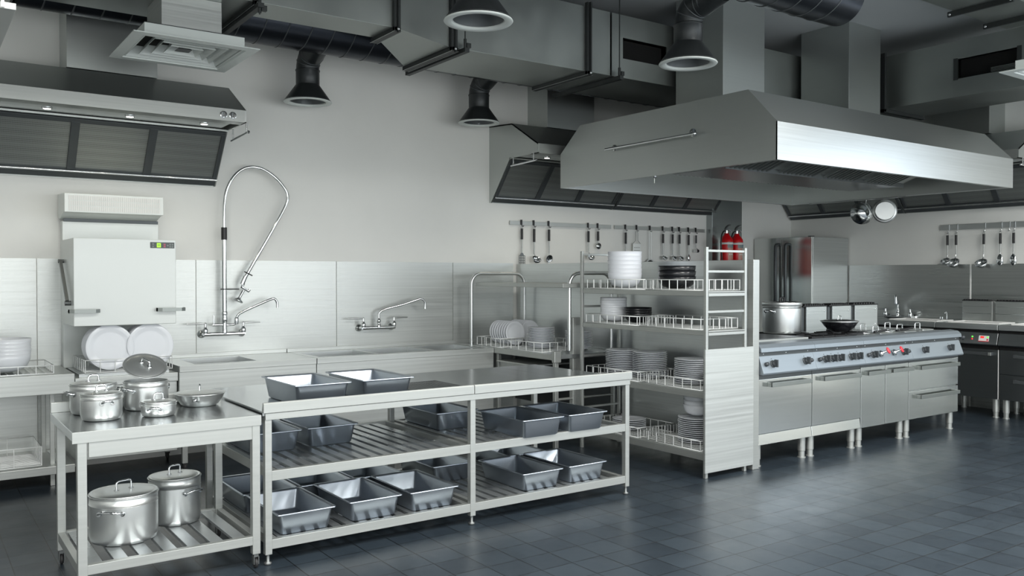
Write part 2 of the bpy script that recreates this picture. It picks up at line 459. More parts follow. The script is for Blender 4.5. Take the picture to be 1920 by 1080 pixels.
# ---------------- deep trays
def tray_mb(w=.330, d=.53, h=.118):
    mb = MB(); m = .034
    lo = [rrect(w, d, h-.006, .014), rrect(w, d, h, .014), rrect(w-.026, d-.026, h-.003, .014), rrect(w-.034, d-.034, h-.010, .02),
          rrect(w-2*m+.004, d-2*m+.004, .010, .022), rrect(w-2*m-.012, d-2*m-.012, .004, .02)]
    mb.loft(lo, caplast=True)
    ou = [rrect(w, d, h-.006, .014), rrect(w-.024, d-.024, h-.009, .014), rrect(w-.030, d-.030, h-.014, .02), rrect(w-2*m+.008, d-2*m+.008, .006, .022), rrect(w-2*m-.006, d-2*m-.006, 0, .02)]
    o2 = MB().loft(ou, caplast=True)
    o2.f = [tuple(reversed(f)) for f in o2.f]
    return mb.merge(o2)
trays = [
 (1.84, 4.625, .802, 'deep steel tray on the long table top, the one nearest the cart'),
 (2.235, 4.635, .802, 'deep steel tray on the table top, between its twin and the wire grid'),
 (1.735, 5.08, .484, 'leftmost deep steel tray on the upper shelf, partly behind the leg'),
 (2.095, 5.09, .484, 'second deep steel tray on the upper shelf, with empty slats to its right'),
 (2.99, 5.12, .484, 'deep steel tray at the back of the upper shelf behind the middle leg'),
 (3.285, 4.565, .484, 'deep steel tray on the upper shelf just right of the middle leg'),
 (3.655, 4.57, .484, 'deep steel tray on the upper shelf, rightmost, near the right end leg'),
 (1.750, 4.64, .127, 'leftmost deep steel tray in the bottom shelf front row'),
 (2.165, 4.655, .127, 'middle of the three left front trays on the bottom shelf'),
 (2.54, 4.645, .127, 'third deep steel tray from the left in the bottom shelf front row'),
 (1.735, 5.165, .127, 'leftmost deep steel tray in the bottom shelf back row, behind the cart'),
 (2.085, 5.175, .127, 'second deep steel tray from the left in the bottom shelf back row'),
 (2.435, 5.17, .127, 'third deep steel tray from the left in the bottom shelf back row'),
 (2.985, 5.16, .127, 'bottom shelf back row deep tray just right of the middle leg'),
 (3.345, 4.65, .127, 'bottom shelf front row deep tray right of the middle leg'),
 (3.725, 4.655, .127, 'rightmost deep steel tray in the bottom shelf front row'),
 (3.60, 5.165, .127, 'rightmost deep steel tray in the bottom shelf back row'),
]
proto = None
for (x, y, z, lb) in trays:
    if proto is None:
        proto = obj('deep_tray', tray_mb(), 'traysteel'); proto.location = (x, y, z); tag(proto, lb, 'tray', 'deep steel trays on the long table')
    else: dup(proto, (x, y, z), 0, lb)
# wire grid on the table
mb = MB(); gx0, gx1, gy0, gy1 = 2.50, 2.86, 4.46, 4.93
mb.tube([(gx0,gy0,.806),(gx1,gy0,.806),(gx1,gy1,.806),(gx0,gy1,.806)], .003, 6, True)
for i in range(1, 20): mb.cyl((gx0+(gx1-gx0)*i/20, gy0, .8085), (gx0+(gx1-gx0)*i/20, gy1, .8085), .0016, 5)
tag(obj('wire_cooling_grid', mb, 'grey_metal'), 'flat wire cooling grid lying on the long table right of the trays', 'cooling rack')

# ================================================================== POTS
def arch_handle(x0, x1, y, z, h, r=.0045, drop=0):
    w = x1-x0; k = min(.012, h*.4)
    return MB().tube([(x0,y,z),(x0,y,z+h-k),(x0+k*.3,y,z+h-k*.3),(x0+k,y,z+h),(x1-k,y,z+h),(x1-k*.3,y,z+h-k*.3),(x1,y,z+h-k),(x1,y,z)], r, 8)
def loop_handle(r, z, w, out, rad=.006):
    """loop handle on the side facing local -y, centred on x=0"""
    return MB().tube([(-w/2, -r+.002, z), (-w/2, -r-out*.45, z+.004), (-w/2+.012, -r-out*.9, z+.012), (-w*.2, -r-out, z+.014), (w*.2, -r-out, z+.014), (w/2-.012, -r-out*.9, z+.012), (w/2, -r-out*.45, z+.004), (w/2, -r+.002, z)], rad, 8)
def make_pot(name, label, loc, rad, h, handle_angle, cat='pot', lid=True, lid_tilt=None, hw=.10, mat='potsteel', hz=.70, group=None, dome=.012):
    p = thing(name, label, cat, loc, 0, group)
    fl = .02
    pr = [(.001, .003), (rad-fl*1.2, .003), (rad-fl*.9, 0), (rad-fl*.4, .004), (rad-.004, fl*.8), (rad, fl*1.4), (rad, h*.80), (rad+.0012, h*.80), (rad+.0012, h*.81), (rad, h*.81), (rad, h-.006), (rad+.004, h-.003), (rad+.004, h), (rad-.003, h), (rad-.003, fl), (rad-fl, .008), (.001, .008)]
    obj('body', MB().lathe(pr, (0,0,0), 48, breaks=(2, 6, 10, 13, 14)), mat, p)
    for a in (handle_angle, handle_angle+180):
        hd = loop_handle(rad, h*hz, hw, .038 * max(.6, rad/.16))
        hd.merge(MB().cyl((-hw/2, -rad+.002, h*hz), (-hw/2, -rad-.006, h*hz), .012, 10)).merge(MB().cyl((hw/2, -rad+.002, h*hz), (hw/2, -rad-.006, h*hz), .012, 10))
        obj('handle', hd.xf(Matrix.Rotation(R(a), 4, 'Z')), 'chrome', p)
    if lid:
        lb = MB().lathe([(rad-.003, 0), (rad, .003), (rad-.003, .006), (rad-.014, .004), (rad-.025, .009), (rad*.5, dome), (.001, dome+.003)], (0,0,0), 48, breaks=(2, 3))
        lb.merge(MB().lathe([(rad-.003, 0), (.001, 0)], (0,0,0), 48))
        hd = arch_handle(-.032*max(.8, rad/.13), .032*max(.8, rad/.13), 0, dome, .045 if rad > .12 else .032, .005)
        hd.merge(MB().lathe([(.013, dome+.001), (.013, dome+.004), (.001, dome+.004)], (-.032*max(.8, rad/.13), 0, 0), 12)).merge(MB().lathe([(.013, dome+.001), (.013, dome+.004), (.001, dome+.004)], (.032*max(.8, rad/.13), 0, 0), 12))
        M = Matrix.Translation((0, 0, h+.001)) @ Matrix.Rotation(R(20), 4, 'Z')
        if lid_tilt is not None: M = lid_tilt
        l = obj('lid', lb.xf(M), mat, p)
        obj('lid_handle', hd.xf(M), 'chrome', l)
    return p
make_pot('stock_pot', 'large lidded steel stock pot on the cart bottom shelf, the front left one', (.905, 4.715, .164), .162, .235, -32, hw=.115)
make_pot('stock_pot', 'lidded steel stock pot on the cart bottom shelf, further back and right', (1.195, 4.885, .164), .134, .245, 28, hw=.10)
make_pot('saucepot', 'lidded steel pot at the back left corner of the cart top', (.80, 4.915, .788), .112, .150, -78, hw=.07)
make_pot('saucepot', 'lidded steel pot at the front left of the cart top', (.795, 4.665, .788), .096, .125, 5, hw=.05)
Mt = Matrix.Translation((0, -.075, .165)) @ Matrix.Rotation(R(32), 4, 'X') @ Matrix.Translation((0, .11, 0)) @ Matrix.Rotation(R(-55), 4, 'Z')
make_pot('stock_pot', 'steel pot at the back middle of the cart top with its lid propped open', (1.055, 4.905, .788), .112, .150, -60, hw=.07, lid_tilt=Mt)
make_pot('casserole_pot', 'small shallow lidded casserole at the front of the cart top', (1.055, 4.625, .788), .085, .068, -25, hw=.06, hz=.55)
# shallow pan with lid
p = thing('shallow_pan', 'wide shallow steel pan with a flat lid at the right end of the cart top', 'pan', (1.325, 4.865, .788))
obj('body', MB().lathe([(.001, .003), (.078, .003), (.085, 0), (.100, .010), (.120, .040), (.132, .064), (.136, .068), (.130, .067), (.114, .042), (.09, .012), (.001, .008)], (0,0,0), 48, breaks=(2,)), 'potsteel', p)
l = obj('lid', MB().lathe([(.128, .066), (.122, .072), (.100, .074), (.04, .080), (.001, .082)], (0,0,0), 48), 'potsteel', p)
obj('lid_handle', arch_handle(-.012, .016, 0, .078, .035, .004).xf(Matrix.Rotation(R(70), 4, 'Z')), 'chrome', l)
obj('handle', loop_handle(.105, .034, .03, .055, .006).xf(Matrix.Rotation(R(-25), 4, 'Z')), 'chrome', p)
obj('handle', loop_handle(.105, .034, .03, .055, .006).xf(Matrix.Rotation(R(155), 4, 'Z')), 'chrome', p)

# ================================================================== PLATES, BOWLS, WIRE RACKS
def plate_mb(r=.14):
    return MB().lathe([(.001, .002), (r*.60, .002), (r*.62, 0), (r*.66, .001), (r*.80, .007), (r, .014), (r+.0015, .016), (r, .0175), (r*.82, .011), (r*.70, .006), (r*.64, .0045), (.001, .0045)], (0,0,0), 40)
def bowl_mb(r=.145, h=.075):
    return MB().lathe([(.001, .004), (r*.42, .004), (r*.44, 0), (r*.50, .004), (r*.72, h*.14), (r*.87, h*.34), (r*.965, h*.64), (r, h), (r-.005, h), (r*.93, h*.64), (r*.83, h*.36), (r*.68, h*.17), (r*.4, .012), (.001, .010)], (0,0,0), 40)
PL = {}
ORD = ['first', 'second', 'third', 'fourth', 'fifth', 'sixth', 'seventh', 'eighth', 'ninth', 'tenth', 'eleventh', 'twelfth', 'thirteenth', 'fourteenth']
def stack(name, mbf, mat, x, y, z, n, pitch, where, cat, group, key, sq=1.0):
    """n individual copies stacked; where reads 'in the ... stack ...'"""
    for i in range(n):
        w_ = where[3:] if where.startswith('in ') else where
        if i == n-1: lb = '%s, topmost %s' % (key, where)
        elif i == 0: lb = '%s, lowest %s' % (key, where)
        else: lb = '%s, %s from top %s' % (key, ORD[n-1-i], where)
        jx, jy = random.uniform(-.0015, .0015), random.uniform(-.0015, .0015)
        k = (name, mat)
        if k not in PL:
            o = obj(name, mbf, mat); PL[k] = o; o.location = (x+jx, y+jy, z+i*pitch); tag(o, lb, cat, group)
        else: dup(PL[k], (x+jx, y+jy, z+i*pitch), 0, lb, group)
def basket(name, label, x0, x1, y0, y1, z, h=.075, nx=5, ny=6, mat='wire_white', r=.0040, rungs='y', nr=12, group=None, parent=None, world=True):
    mb = MB()
    for zz in (z+.004, z+h): mb.tube([(x0,y0,zz),(x1,y0,zz),(x1,y1,zz),(x0,y1,zz)], r, 6, True)
    for i in range(nx+1):
        x = x0+(x1-x0)*i/nx
        for y in (y0, y1): mb.cyl((x,y,z+.004), (x,y,z+h), r*.9, 6)
    for i in range(1, ny):
        y = y0+(y1-y0)*i/ny
        for x in (x0, x1): mb.cyl((x,y,z+.004), (x,y,z+h), r*.9, 6)
    for i in range(1, nr):
        if rungs == 'y': x = x0+(x1-x0)*i/nr; mb.cyl((x,y0,z+.008), (x,y1,z+.008), r*.7, 5)
        else: y = y0+(y1-y0)*i/nr; mb.cyl((x0,y,z+.008), (x1,y,z+.008), r*.7, 5)
    return tag(obj(name, mb, mat), label, 'dish rack', group or 'wire dish baskets')

# ---- tower shelving unit
SX0, SX1, SY0, SY1 = 4.80, 5.285, 4.345, 5.80
t = thing('shelving_unit', 'tall steel dish shelving unit with ladder ends and a brushed end panel', 'shelving', ((SX0+SX1)/2, (SY0+SY1)/2, 0), world=True)
for lx in (SX0+.015, SX1-.04):
    for ly in (SY0+.005, SY1-.03):
        obj('leg', MB().box(lx, ly, 0, lx+.026, ly+.026, 1.712), 'satin', t, .003)
for (ly, nm) in ((SY0+.010, 'f'), (SY1-.025, 'b')):
    for z in (.35, .55, .80, 1.05, 1.232, 1.531, 1.684):
        if nm == 'f' and z < 1.0: continue
        if z in (1.05,): continue
        obj('rung', MB().box(SX0+.041, ly, z-.009, SX1-.04, ly+.016, z+.009), 'satin', t, .002)
for (z, th) in ((1.385, .038), (1.092, .036), (.640, .050), (.186, .055)):
    s_ = obj('shelf', MB().box(SX0+.02, SY0+.035, z-th, SX1-.02, SY1-.035, z), 'satin', t, .002)
    obj('shelf_edge', MB().box(SX0+.043, SY0+.004, z-th, SX1-.042, SY0+.034, z-.014).box(SX0+.043, SY0+.004, z-.010, SX1-.042, SY0+.034, z-.001), 'satin', s_, .0015)
obj('end_panel', MB().box(SX0-.008, SY0-.012, .045, SX1+.045, SY0+.003, .957), 'clad', t, .001)
obj('foot', MB().cyl((SX1-.01, SY0+.25, 0), (SX1-.01, SY0+.25, .05), .014, 12), 'grey_metal', t)
# low partition
t = thing('partition_screen', 'waist-to-eye-high steel partition behind the dish shelving and dish table', 'partition', (5.37, 5.9, 0), world=True)
obj('panel', MB().box(5.345, 4.40, .1, 5.385, 7.485, 1.623), 'steel', t, .002)
obj('post', MB().box(5.338, 4.345, 0, 5.41, 4.40, 1.625), 'satin', t, .003)
obj('post', MB().box(5.35, 5.2, 0, 5.38, 5.23, .1), 'satin', t, .003)
obj('post', MB().box(5.35, 6.6, 0, 5.38, 6.63, .1), 'satin', t, .003)

# baskets on the tower
bx0, bx1 = SX0+.035, SX1-.04
basket('wire_basket', 'white wire basket with frosted bowls, top shelf of the shelving unit', bx0, bx1, 5.02, 5.72, 1.387, .082, 6, 8)
basket('wire_basket', 'white wire basket with black bowls, top shelf of the shelving unit', bx0, bx1, 4.40, 5.00, 1.387, .082, 6, 7)
basket('wire_basket', 'white wire basket with white and black bowls, second shelf of the unit', bx0, bx1, 5.10, 5.735, 1.094, .075, 6, 7)
basket('wire_basket', 'empty white wire basket on the second shelf behind the ladder end', bx0, bx1, 4.42, 5.07, 1.094, .080, 6, 7)
basket('wire_basket', 'wire basket holding two plate stacks on the third shelf of the unit', bx0, bx1, 5.09, 5.73, .642, .078, 6, 7)
basket('wire_basket', 'wire basket with one plate stack, third shelf beside the end panel', bx0, bx1, 4.42, 5.06, .642, .078, 6, 7)
basket('wire_basket', 'wire basket with a few wide plates on the lowest shelf of the unit', bx0, bx1, 5.09, 5.73, .188, .078, 6, 7)
basket('wire_basket', 'wire basket with plates and bowls, lowest shelf beside the end panel', bx0, bx1, 4.42, 5.06, .188, .078, 6, 7)
stack('frosted_bowl', bowl_mb(.145, .125), 'frosted', 5.04, 5.47, 1.400, 6, .036, 'in the frosted stack on the top shelf', 'bowl', 'frosted bowls on the top shelf', 'frosted white bowl')
stack('black_bowl', bowl_mb(.150, .095), 'blackware', 5.04, 4.86, 1.400, 3, .042, 'in the black stack on the top shelf', 'bowl', 'black bowls on the top shelf', 'wide black bowl')
stack('white_bowl', bowl_mb(.115, .085), 'porcelain', 5.02, 5.59, 1.107, 7, .020, 'in the white stack on the second shelf', 'bowl', 'white bowls on the second shelf', 'white rimmed bowl')
stack('small_black_bowl', bowl_mb(.118, .088), 'blackware', 5.06, 5.33, 1.107, 3, .019, 'in the low black stack on the second shelf', 'bowl', 'black bowls on the second shelf', 'small black bowl')
stack('plate', plate_mb(.142), 'porcelain', 5.04, 5.50, .655, 14, .0150, 'in the far stack on the third shelf', 'plate', 'plates in the far stack on the third shelf', 'white plate')
stack('plate', None, 'porcelain', 5.08, 5.205, .655, 14, .0150, 'in the middle stack on the third shelf', 'plate', 'plates in the middle stack on the third shelf', 'white plate')
stack('plate', None, 'porcelain', 5.04, 4.69, .655, 13, .0150, 'in the near stack on the third shelf', 'plate', 'plates in the near stack on the third shelf', 'white plate')
stack('plate', None, 'porcelain', 5.03, 5.40, .200, 6, .0150, 'in the low pile on the lowest shelf', 'plate', 'plates in the low pile on the lowest shelf', 'white plate')
stack('plate', None, 'porcelain', 5.06, 4.67, .200, 13, .0150, 'in the pile under the lowest-shelf bowls', 'plate', 'plates under the bowls on the lowest shelf', 'white plate')
stack('white_bowl', None, 'porcelain', 5.07, 4.66, .412, 3, .036, 'on the plate pile beside the end panel', 'bowl', 'bowls on the plate pile of the lowest shelf', 'white bowl')

# ================================================================== DISH TABLE (against the partition)
t = thing('dish_table', 'steel dish table along the partition with plate baskets on it', 'counter', (4.97, 6.65, 0), world=True)
DX0, DY0 = 4.59, 5.86
obj('tabletop', MB().box(DX0, DY0, .775, 5.335, 7.48, .812), 'steel', t, .002)
obj('front_edge', MB().box(DX0-.012, DY0, .765, DX0, 6.80, .815), 'satin', t, .003)
obj('hollow_drawer', MB().box(DX0+.03, 6.0, .60, DX0+.05, 6.75, .69).box(DX0-.03, 6.15, .69, DX0+.4, 6.72, .705), 'satin', t, .003)
obj('back_panel', MB().box(5.30, DY0, .2, 5.33, 7.45, .765), 'cookgrey', t)
for (lx, ly) in ((DX0+.01, DY0+.01), (DX0+.01, 6.75), (5.27, DY0+.01)):
    obj('leg', MB().box(lx, ly, 0, lx+.038, ly+.038, .775), 'satin', t, .003)
obj('corner_bracket', MB().box(DX0-.016, DY0-.012, .745, DX0+.06, DY0+.03, .845), 'satin', t, .006)
obj('lower_rail', MB().cyl((DX0+.03, DY0+.03, .22), (5.28, DY0+.03, .22), .012, 10).cyl((DX0+.03, DY0+.03, .42), (5.28, DY0+.03, .42), .012, 10), 'satin', t)
# over-shelf with bent pipe frames
t = thing('pipe_frame_shelf', 'raised steel shelf on two bent pipe frames above the dish table', 'shelf', (4.95, 6.6, .81), world=True)
def pipe_arch(y, xa, xb, zb, zt, r=.016):
    k = .11
    pts = [(xa, y, zb), (xa, y, zt-k)] + arc((xa+k, y, zt-k), k, 180, 90, 7, (1,0,0), (0,0,1))[1:] + [(xb-k, y, zt)] + arc((xb-k, y, zt-k), k, 90, 0, 7, (1,0,0), (0,0,1))[1:] + [(xb, y, zb)]
    return MB().tube(pts, r, 12)
obj('pipe_frame', pipe_arch(7.25, 4.62, 5.27, .812, 1.522), 'alu', t)
obj('pipe_frame', pipe_arch(5.90, 4.78, 5.27, .84, 1.522), 'alu', t)
obj('shelf_board', MB().box(4.66, 5.84, 1.395, 5.32, 7.23, 1.432), 'satin', t, .003)
obj('post', MB().box(4.80, 5.875, .2, 4.90, 5.925, 1.13), 'satin', t, .004)
basket('wire_basket', 'white wire basket with upright plates, far one on the dish table', 4.63, 5.16, 6.755, 7.16, .814, .085, 6, 5)
basket('wire_basket', 'white wire basket with a plate stack, near one on the dish table', 4.63, 5.16, 6.10, 6.70, .814, .085, 6, 5)
k = PL[('plate', 'porcelain')]
def upright(n, x, y, z, pitch, where, group, r_scale=.80, first_label=None, tilt=-84):
    for i in range(n):
        if i == 0: lb = 'white plate standing upright, frontmost %s' % where
        elif i == n-1: lb = 'white plate standing upright, rearmost %s' % where
        else: lb = 'white upright plate, %s from the front %s' % (ORD[i], where)
        dup(k, (x, y+i*pitch, z+.142*r_scale), (R(90-6), 0, 0), lb, group, r_scale)
upright(8, 4.83, 6.80, .830, .040, 'of the left row on the dish table', 'upright plates in the left row on the dish table', .80)
upright(7, 5.06, 6.87, .830, .040, 'of the right row on the dish table', 'upright plates in the right row on the dish table', .80)
stack('dessert_plate', plate_mb(.128), 'porcelain', 4.86, 6.42, .826, 15, .0125, 'in the taller stack on the dish table', 'plate', 'plates in the taller stack on the dish table', 'white plate')
stack('dessert_plate', None, 'porcelain', 5.08, 6.13, .826, 13, .0125, 'in the lower stack near the pipe frame', 'plate', 'plates in the lower stack on the dish table', 'white plate')

# ================================================================== SINK COUNTERS ALONG THE BACK WALL
def counter_top(x0, x1, y0, y1, z, holes, th=.05):
    mb = MB(); hx = sorted(holes); a = x0
    hy0, hy1 = (y0+.10, y1-.13)
    for (h0, h1) in hx:
        mb.box(a, y0, z-th, h0, y1, z); mb.box(h0, y0, z-th, h1, hy0, z); mb.box(h0, hy1, z-th, h1, y1, z); a = h1
    mb.box(a, y0, z-th, x1, y1, z)
    return mb, hy0, hy1
def sink_unit(label, x0, x1, holes, bz=.22):
    t = thing('sink_counter', label, 'sink', ((x0+x1)/2, 7.15, 0), world=True)
    mb, h0, h1 = counter_top(x0, x1, 6.80, 7.485, .812, holes)
    obj('countertop', mb, 'steel', t)
    for (a, b) in holes:
        m = MB()
        m.box(a-.01, h0-.01, .50, b+.01, h1+.01, .508).box(a-.01, h0-.01, .50, a, h1+.01, .762).box(b, h0-.01, .50, b+.01, h1+.01, .762)
        m.box(a, h0-.01, .50, b, h0, .762).box(a, h1, .50, b, h1+.01, .762)
        bs = obj('basin', m, 'alu', t)
        obj('drain', MB().lathe([(.04, .001), (.035, .004), (.02, .003), (.001, .002)], ((a+b)/2, (h0+h1)/2, .508), 20), 'grey_metal', bs)
    obj('front_panel', MB().box(x0, 6.79, bz, x1, 6.80, .812).box(x0, 6.80, bz, x0+.01, 7.4, .76).box(x1-.01, 6.80, bz, x1, 7.4, .76), 'clad', t, .002)
    obj('front_rim', MB().box(x0, 6.782, .765, x1, 6.79, .815), 'clad', t, .002)
    obj('backsplash_lip', MB().box(x0, 7.470, .812, x1, 7.487, .845), 'clad', t, .002)
    for lx in (x0+.03, x1-.07):
        for ly in (6.83, 7.36):
            lg = obj('leg', MB().box(lx, ly, .06, lx+.04, ly+.04, .76), 'satin', t, .002)
            cs = MB().box(lx+.004, ly+.004, .045, lx+.036, ly+.036, .06).box(lx+.006, ly+.002, .02, lx+.011, ly+.038, .05)
            obj('wheel', MB().lathe([(.001, -.009), (.024, -.009), (.029, -.004), (.029, .004), (.024, .009), (.001, .009)], (lx+.02, ly+.02, .029), 16, (1,0,0), (1,4)).merge(cs), 'rubber', lg)
    return t
sink_unit('brushed steel single sink counter under the pre-rinse spray hose', 1.70, 2.796, [(1.84, 2.33)])
sink_unit('brushed steel triple sink counter under the plain wall faucet', 2.802, 4.575, [(2.87, 3.385), (3.43, 3.95), (4.02, 4.49)])
# left counter
t = thing('side_counter', 'brushed steel side counter at the left edge with bowls on it and a low shelf', 'counter', (.3, 7.15, 0), world=True)
obj('countertop', MB().box(-1.5, 6.80, .665, .985, 7.485, .803), 'clad', t, .003)
obj('shelf', MB().box(-1.5, 6.80, .10, .985, 7.48, .158), 'satin', t, .003)
obj('shelf_panel', MB().box(.88, 6.9, .158, .92, 7.40, .165), 'steel', t)
for lx in (.84, -1.45):
    for ly in (6.90, 7.38): obj('leg', MB().box(lx, ly, 0, lx+.03, ly+.03, .665), 'satin', t, .003)
basket('wire_basket', 'wire basket under stacked bowls on the left side counter', .20, .86, 6.86, 7.34, .805, .06, 6, 5, rungs='y', nr=14)
basket('wire_basket', 'wire basket standing on the low shelf at the left edge', .10, .78, 6.86, 7.34, .160, .135, 4, 6, rungs='x', nr=18)
stack('soup_bowl', bowl_mb(.17, .13), 'porcelain', .575, 7.08, .818, 5, .026, 'in the stack on the left side counter', 'bowl', 'white bowls on the left side counter', 'wide white bowl')

# ---- dishwasher with hood
t = thing('dishwasher', 'white hood-type dishwasher with digital panel on the back wall', 'dishwasher', (1.34, 7.2, 0), world=True)
obj('base_cabinet', MB().box(.995, 6.83, .17, 1.692, 7.48, .70), 'clad', t, .003)
obj('worktop', MB().box(.99, 6.81, .70, 1.697, 7.48, .765), 'clad', t, .003)
obj('drip_tray', MB().box(1.02, 6.85, .765, 1.64, 7.44, .79), 'steel', t, .002)
obj('back_column', MB().box(.992, 7.38, .79, 1.69, 7.485, 1.92), 'whitebox', t, .003)
h = obj('lift_hood', MB().box(.99, 6.85, 1.135, 1.694, 7.385, 1.772), 'whitebox', t, .004)
g = obj('vent_box', MB().prism([(7.485, 1.945), (7.40, 1.935), (7.22, 1.972), (7.15, 1.975), (7.15, 2.116), (7.485, 2.13)], 'x', .976, 1.676), 'whitebox', t, .003)
gm = MB()
for row in range(3):
    z0 = 1.987 + row*.040
    for i in range(44):
        x = 1.005 + i*.0148
        gm.box(x, 7.146, z0, x+.009, 7.151, z0+.034)
obj('vent_grille', gm, 'frame_white', t)
obj('hood_recess', MB().box(1.0, 7.37, 1.915, 1.685, 7.40, 1.94), 'cookgrey', t)
cp = obj('control_panel', MB().box(1.51, 6.844, 1.708, 1.682, 6.851, 1.752), 'panel_dark', t, .001)
obj('display', MB().box(1.555, 6.842, 1.713, 1.584, 6.845, 1.746), 'lcd', cp)
obj('digits', MB().box(1.562, 6.841, 1.722, 1.5645, 6.8425, 1.738).box(1.568, 6.841, 1.722, 1.5705, 6.8425, 1.738).box(1.574, 6.841, 1.722, 1.5765, 6.8425, 1.738), 'panel_dark', cp)
obj('red_button', MB().box(1.603, 6.842, 1.731, 1.618, 6.845, 1.742), 'btn_red', cp)
obj('red_button', MB().box(1.603, 6.842, 1.714, 1.618, 6.845, 1.727), 'btn_red', cp)
for (bx, bz) in ((1.528, 1.738), (1.528, 1.72), (1.634, 1.728), (1.651, 1.736), (1.668, 1.736), (1.651, 1.719), (1.668, 1.719)):
    obj('button', MB().box(bx-.006, 6.842, bz-.006, bx+.006, 6.845, bz+.006).lathe([(.003, 0), (.003, .003), (.001, .003)], (bx, 6.843, bz), 10, (0,-1,0)), 'btn_grey', cp)
for sx in (0, 1):
    cx = 1.055 if sx == 0 else 1.65
    pts = [(cx-.10, 6.86, 1.245), (cx-.10, 6.80, 1.245), (cx-.07, 6.785, 1.245), (cx+.07, 6.785, 1.245), (cx+.10, 6.80, 1.245), (cx+.10, 6.86, 1.245)]
    m = MB()
    prof = pts
    for a, b in zip(prof[:-1], prof[1:]):
        m.add([(a[0],a[1],1.232),(b[0],b[1],1.232),(b[0],b[1],1.258),(a[0],a[1],1.258),(a[0],a[1]+.006,1.232),(b[0],b[1]+.006,1.232),(b[0],b[1]+.006,1.258),(a[0],a[1]+.006,1.258)], [(0,1,2,3),(7,6,5,4),(3,2,6,7),(1,0,4,5),(0,3,7,4),(2,1,5,6)])
    obj('grip_bar', m, 'handle_grey', t)
obj('lift_arm', MB().slab((.955, 7.30, 1.60), (.955, 6.98, 1.30), (.975, 6.98, 1.30), (.975, 7.30, 1.60), .03).cyl((.95, 6.98, 1.30), (.995, 6.98, 1.30), .018, 12).cyl((.95, 7.30, 1.61), (.995, 7.30, 1.61), .014, 12), 'grey_metal', t)
basket('wire_basket', 'wire dish basket with large upright plates under the dishwasher hood', 1.06, 1.66, 6.84, 7.33, .792, .095, 6, 6, rungs='x', nr=9)
stackg = 'large upright plates under the dishwasher hood'
big = obj('dinner_plate', plate_mb(.165), 'porcelain')
first = True
for gi, (cx, cy, wh) in enumerate(((1.235, 6.90, 'left'), (1.515, 6.90, 'right'))):
    for i in range(9):
        if i == 0: lb = 'large white plate, frontmost of the %s upright row under the dishwasher hood' % wh
        elif i == 8: lb = 'large white plate, rearmost of the %s upright row under the dishwasher hood' % wh
        else: lb = 'large white plate, %s from the front in the %s row under the dishwasher' % (ORD[i], wh)
        if first:
            big.location = (cx, cy+i*.022, .80+.172); big.rotation_euler = (R(84), 0, 0); tag(big, lb, 'plate', stackg+', left row'); first = False
        else: dup(big, (cx, cy+i*.022, .80+.172), (R(84), 0, 0), lb, stackg+', %s row' % wh)

# ================================================================== FAUCETS
def wall_faucet(name, label, loc, rot, arm, tall=None):
    """local frame: wall plane y=0, room towards -y, bar centred on x=0, z=0 at bar"""
    t = thing(name, label, 'faucet', loc, rot)
    w = .17; y = -.085
    bar = MB().tube([(-w, y+.0, 0), (w, y, 0)], .016, 14)
    for s in (-1, 1):
        bar.merge(MB().tube([(s*w, 0, 0), (s*w, y*.7, 0), (s*(w-.002), y, 0), ], .014, 12))
        bar.merge(MB().lathe([(.034, 0), (.034, .006), (.022, .014), (.016, .02)], (s*w, 0, 0), 20, (0,-1,0)))
        bar.merge(MB().lathe([(.019, 0), (.021, .012), (.021, .034), (.012, .044), (.008, .07), (.010, .085), (.006, .092), (.001, .093)], (s*(w-.01), y, .008), 16))
    obj('mixer_bar', bar, 'chrome', t)
    for s in (-1, 1):
        obj('lever', MB().tube([(s*(w-.01), y, .088), (s*(w+.03), y, .092), (s*(w+.14), y+.01, .090)], [.006, .008, .006], 10), 'alu', t)
    z0 = 0
    if tall is None:
        sp = MB().lathe([(.018, 0), (.018, .03), (.014, .034), (.014, .05), (.02, .056), (.02, .072), (.013, .078), (.011, .10)], (0, y, 0), 16)
        ax, az, yd = arm
        sp.merge(MB().tube([(0, y, .08), (0, y, .135), (.012*ax/.2, y-.006, .160), (.035*ax/.2, y-.012, .178), (ax*.55, y-yd*.5, .10+.19*.6), (ax*.88, y-yd*.85, az-.012), (ax*.95, y-yd*.92, az), (ax*1.02, y-yd*.98, az-.008), (ax*1.07, y-yd, az-.035), (ax*1.075, y-yd, az-.085)], .0105, 12))
        sp.merge(MB().cyl((ax*1.075, y-yd, az-.085), (ax*1.075, y-yd, az-.10), .013, 12))
        obj('spout', sp, 'chrome', t)
    return t
wall_faucet('wall_faucet', 'chrome wall faucet with two levers above the triple sinks', (3.675, 7.487, 1.008), 0, (.43, .27, .07))
wall_faucet('wall_faucet', 'chrome wall faucet on the dark right wall behind the range', (9.985, 5.87, 1.00), -90, (.10, .265, .22))
t = wall_faucet('pre_rinse_faucet', 'tall chrome pre-rinse faucet with looping spray hose on the back wall', (2.225, 7.487, 1.005), 0, (.4, .3, .1), tall=True)
y = -.085
obj('riser', MB().cyl((0, y, 0), (0, y, .90), .020, 14).lathe([(.02, 0), (.022, .03), (.017, .045), (.017, .09), (.024, .10), (.024, .14), (.02, .15), (.024, .165), (.024, .185), (.017, .195)], (0, y, 0), 16), 'chrome', t)
obj('grip_sleeve', MB().cyl((0, y, .80), (0, y, .905), .024, 16), 'black', t)
def zz(px, py):  # local point on the hose plane, from image-plane measurements of the real hose
    return None
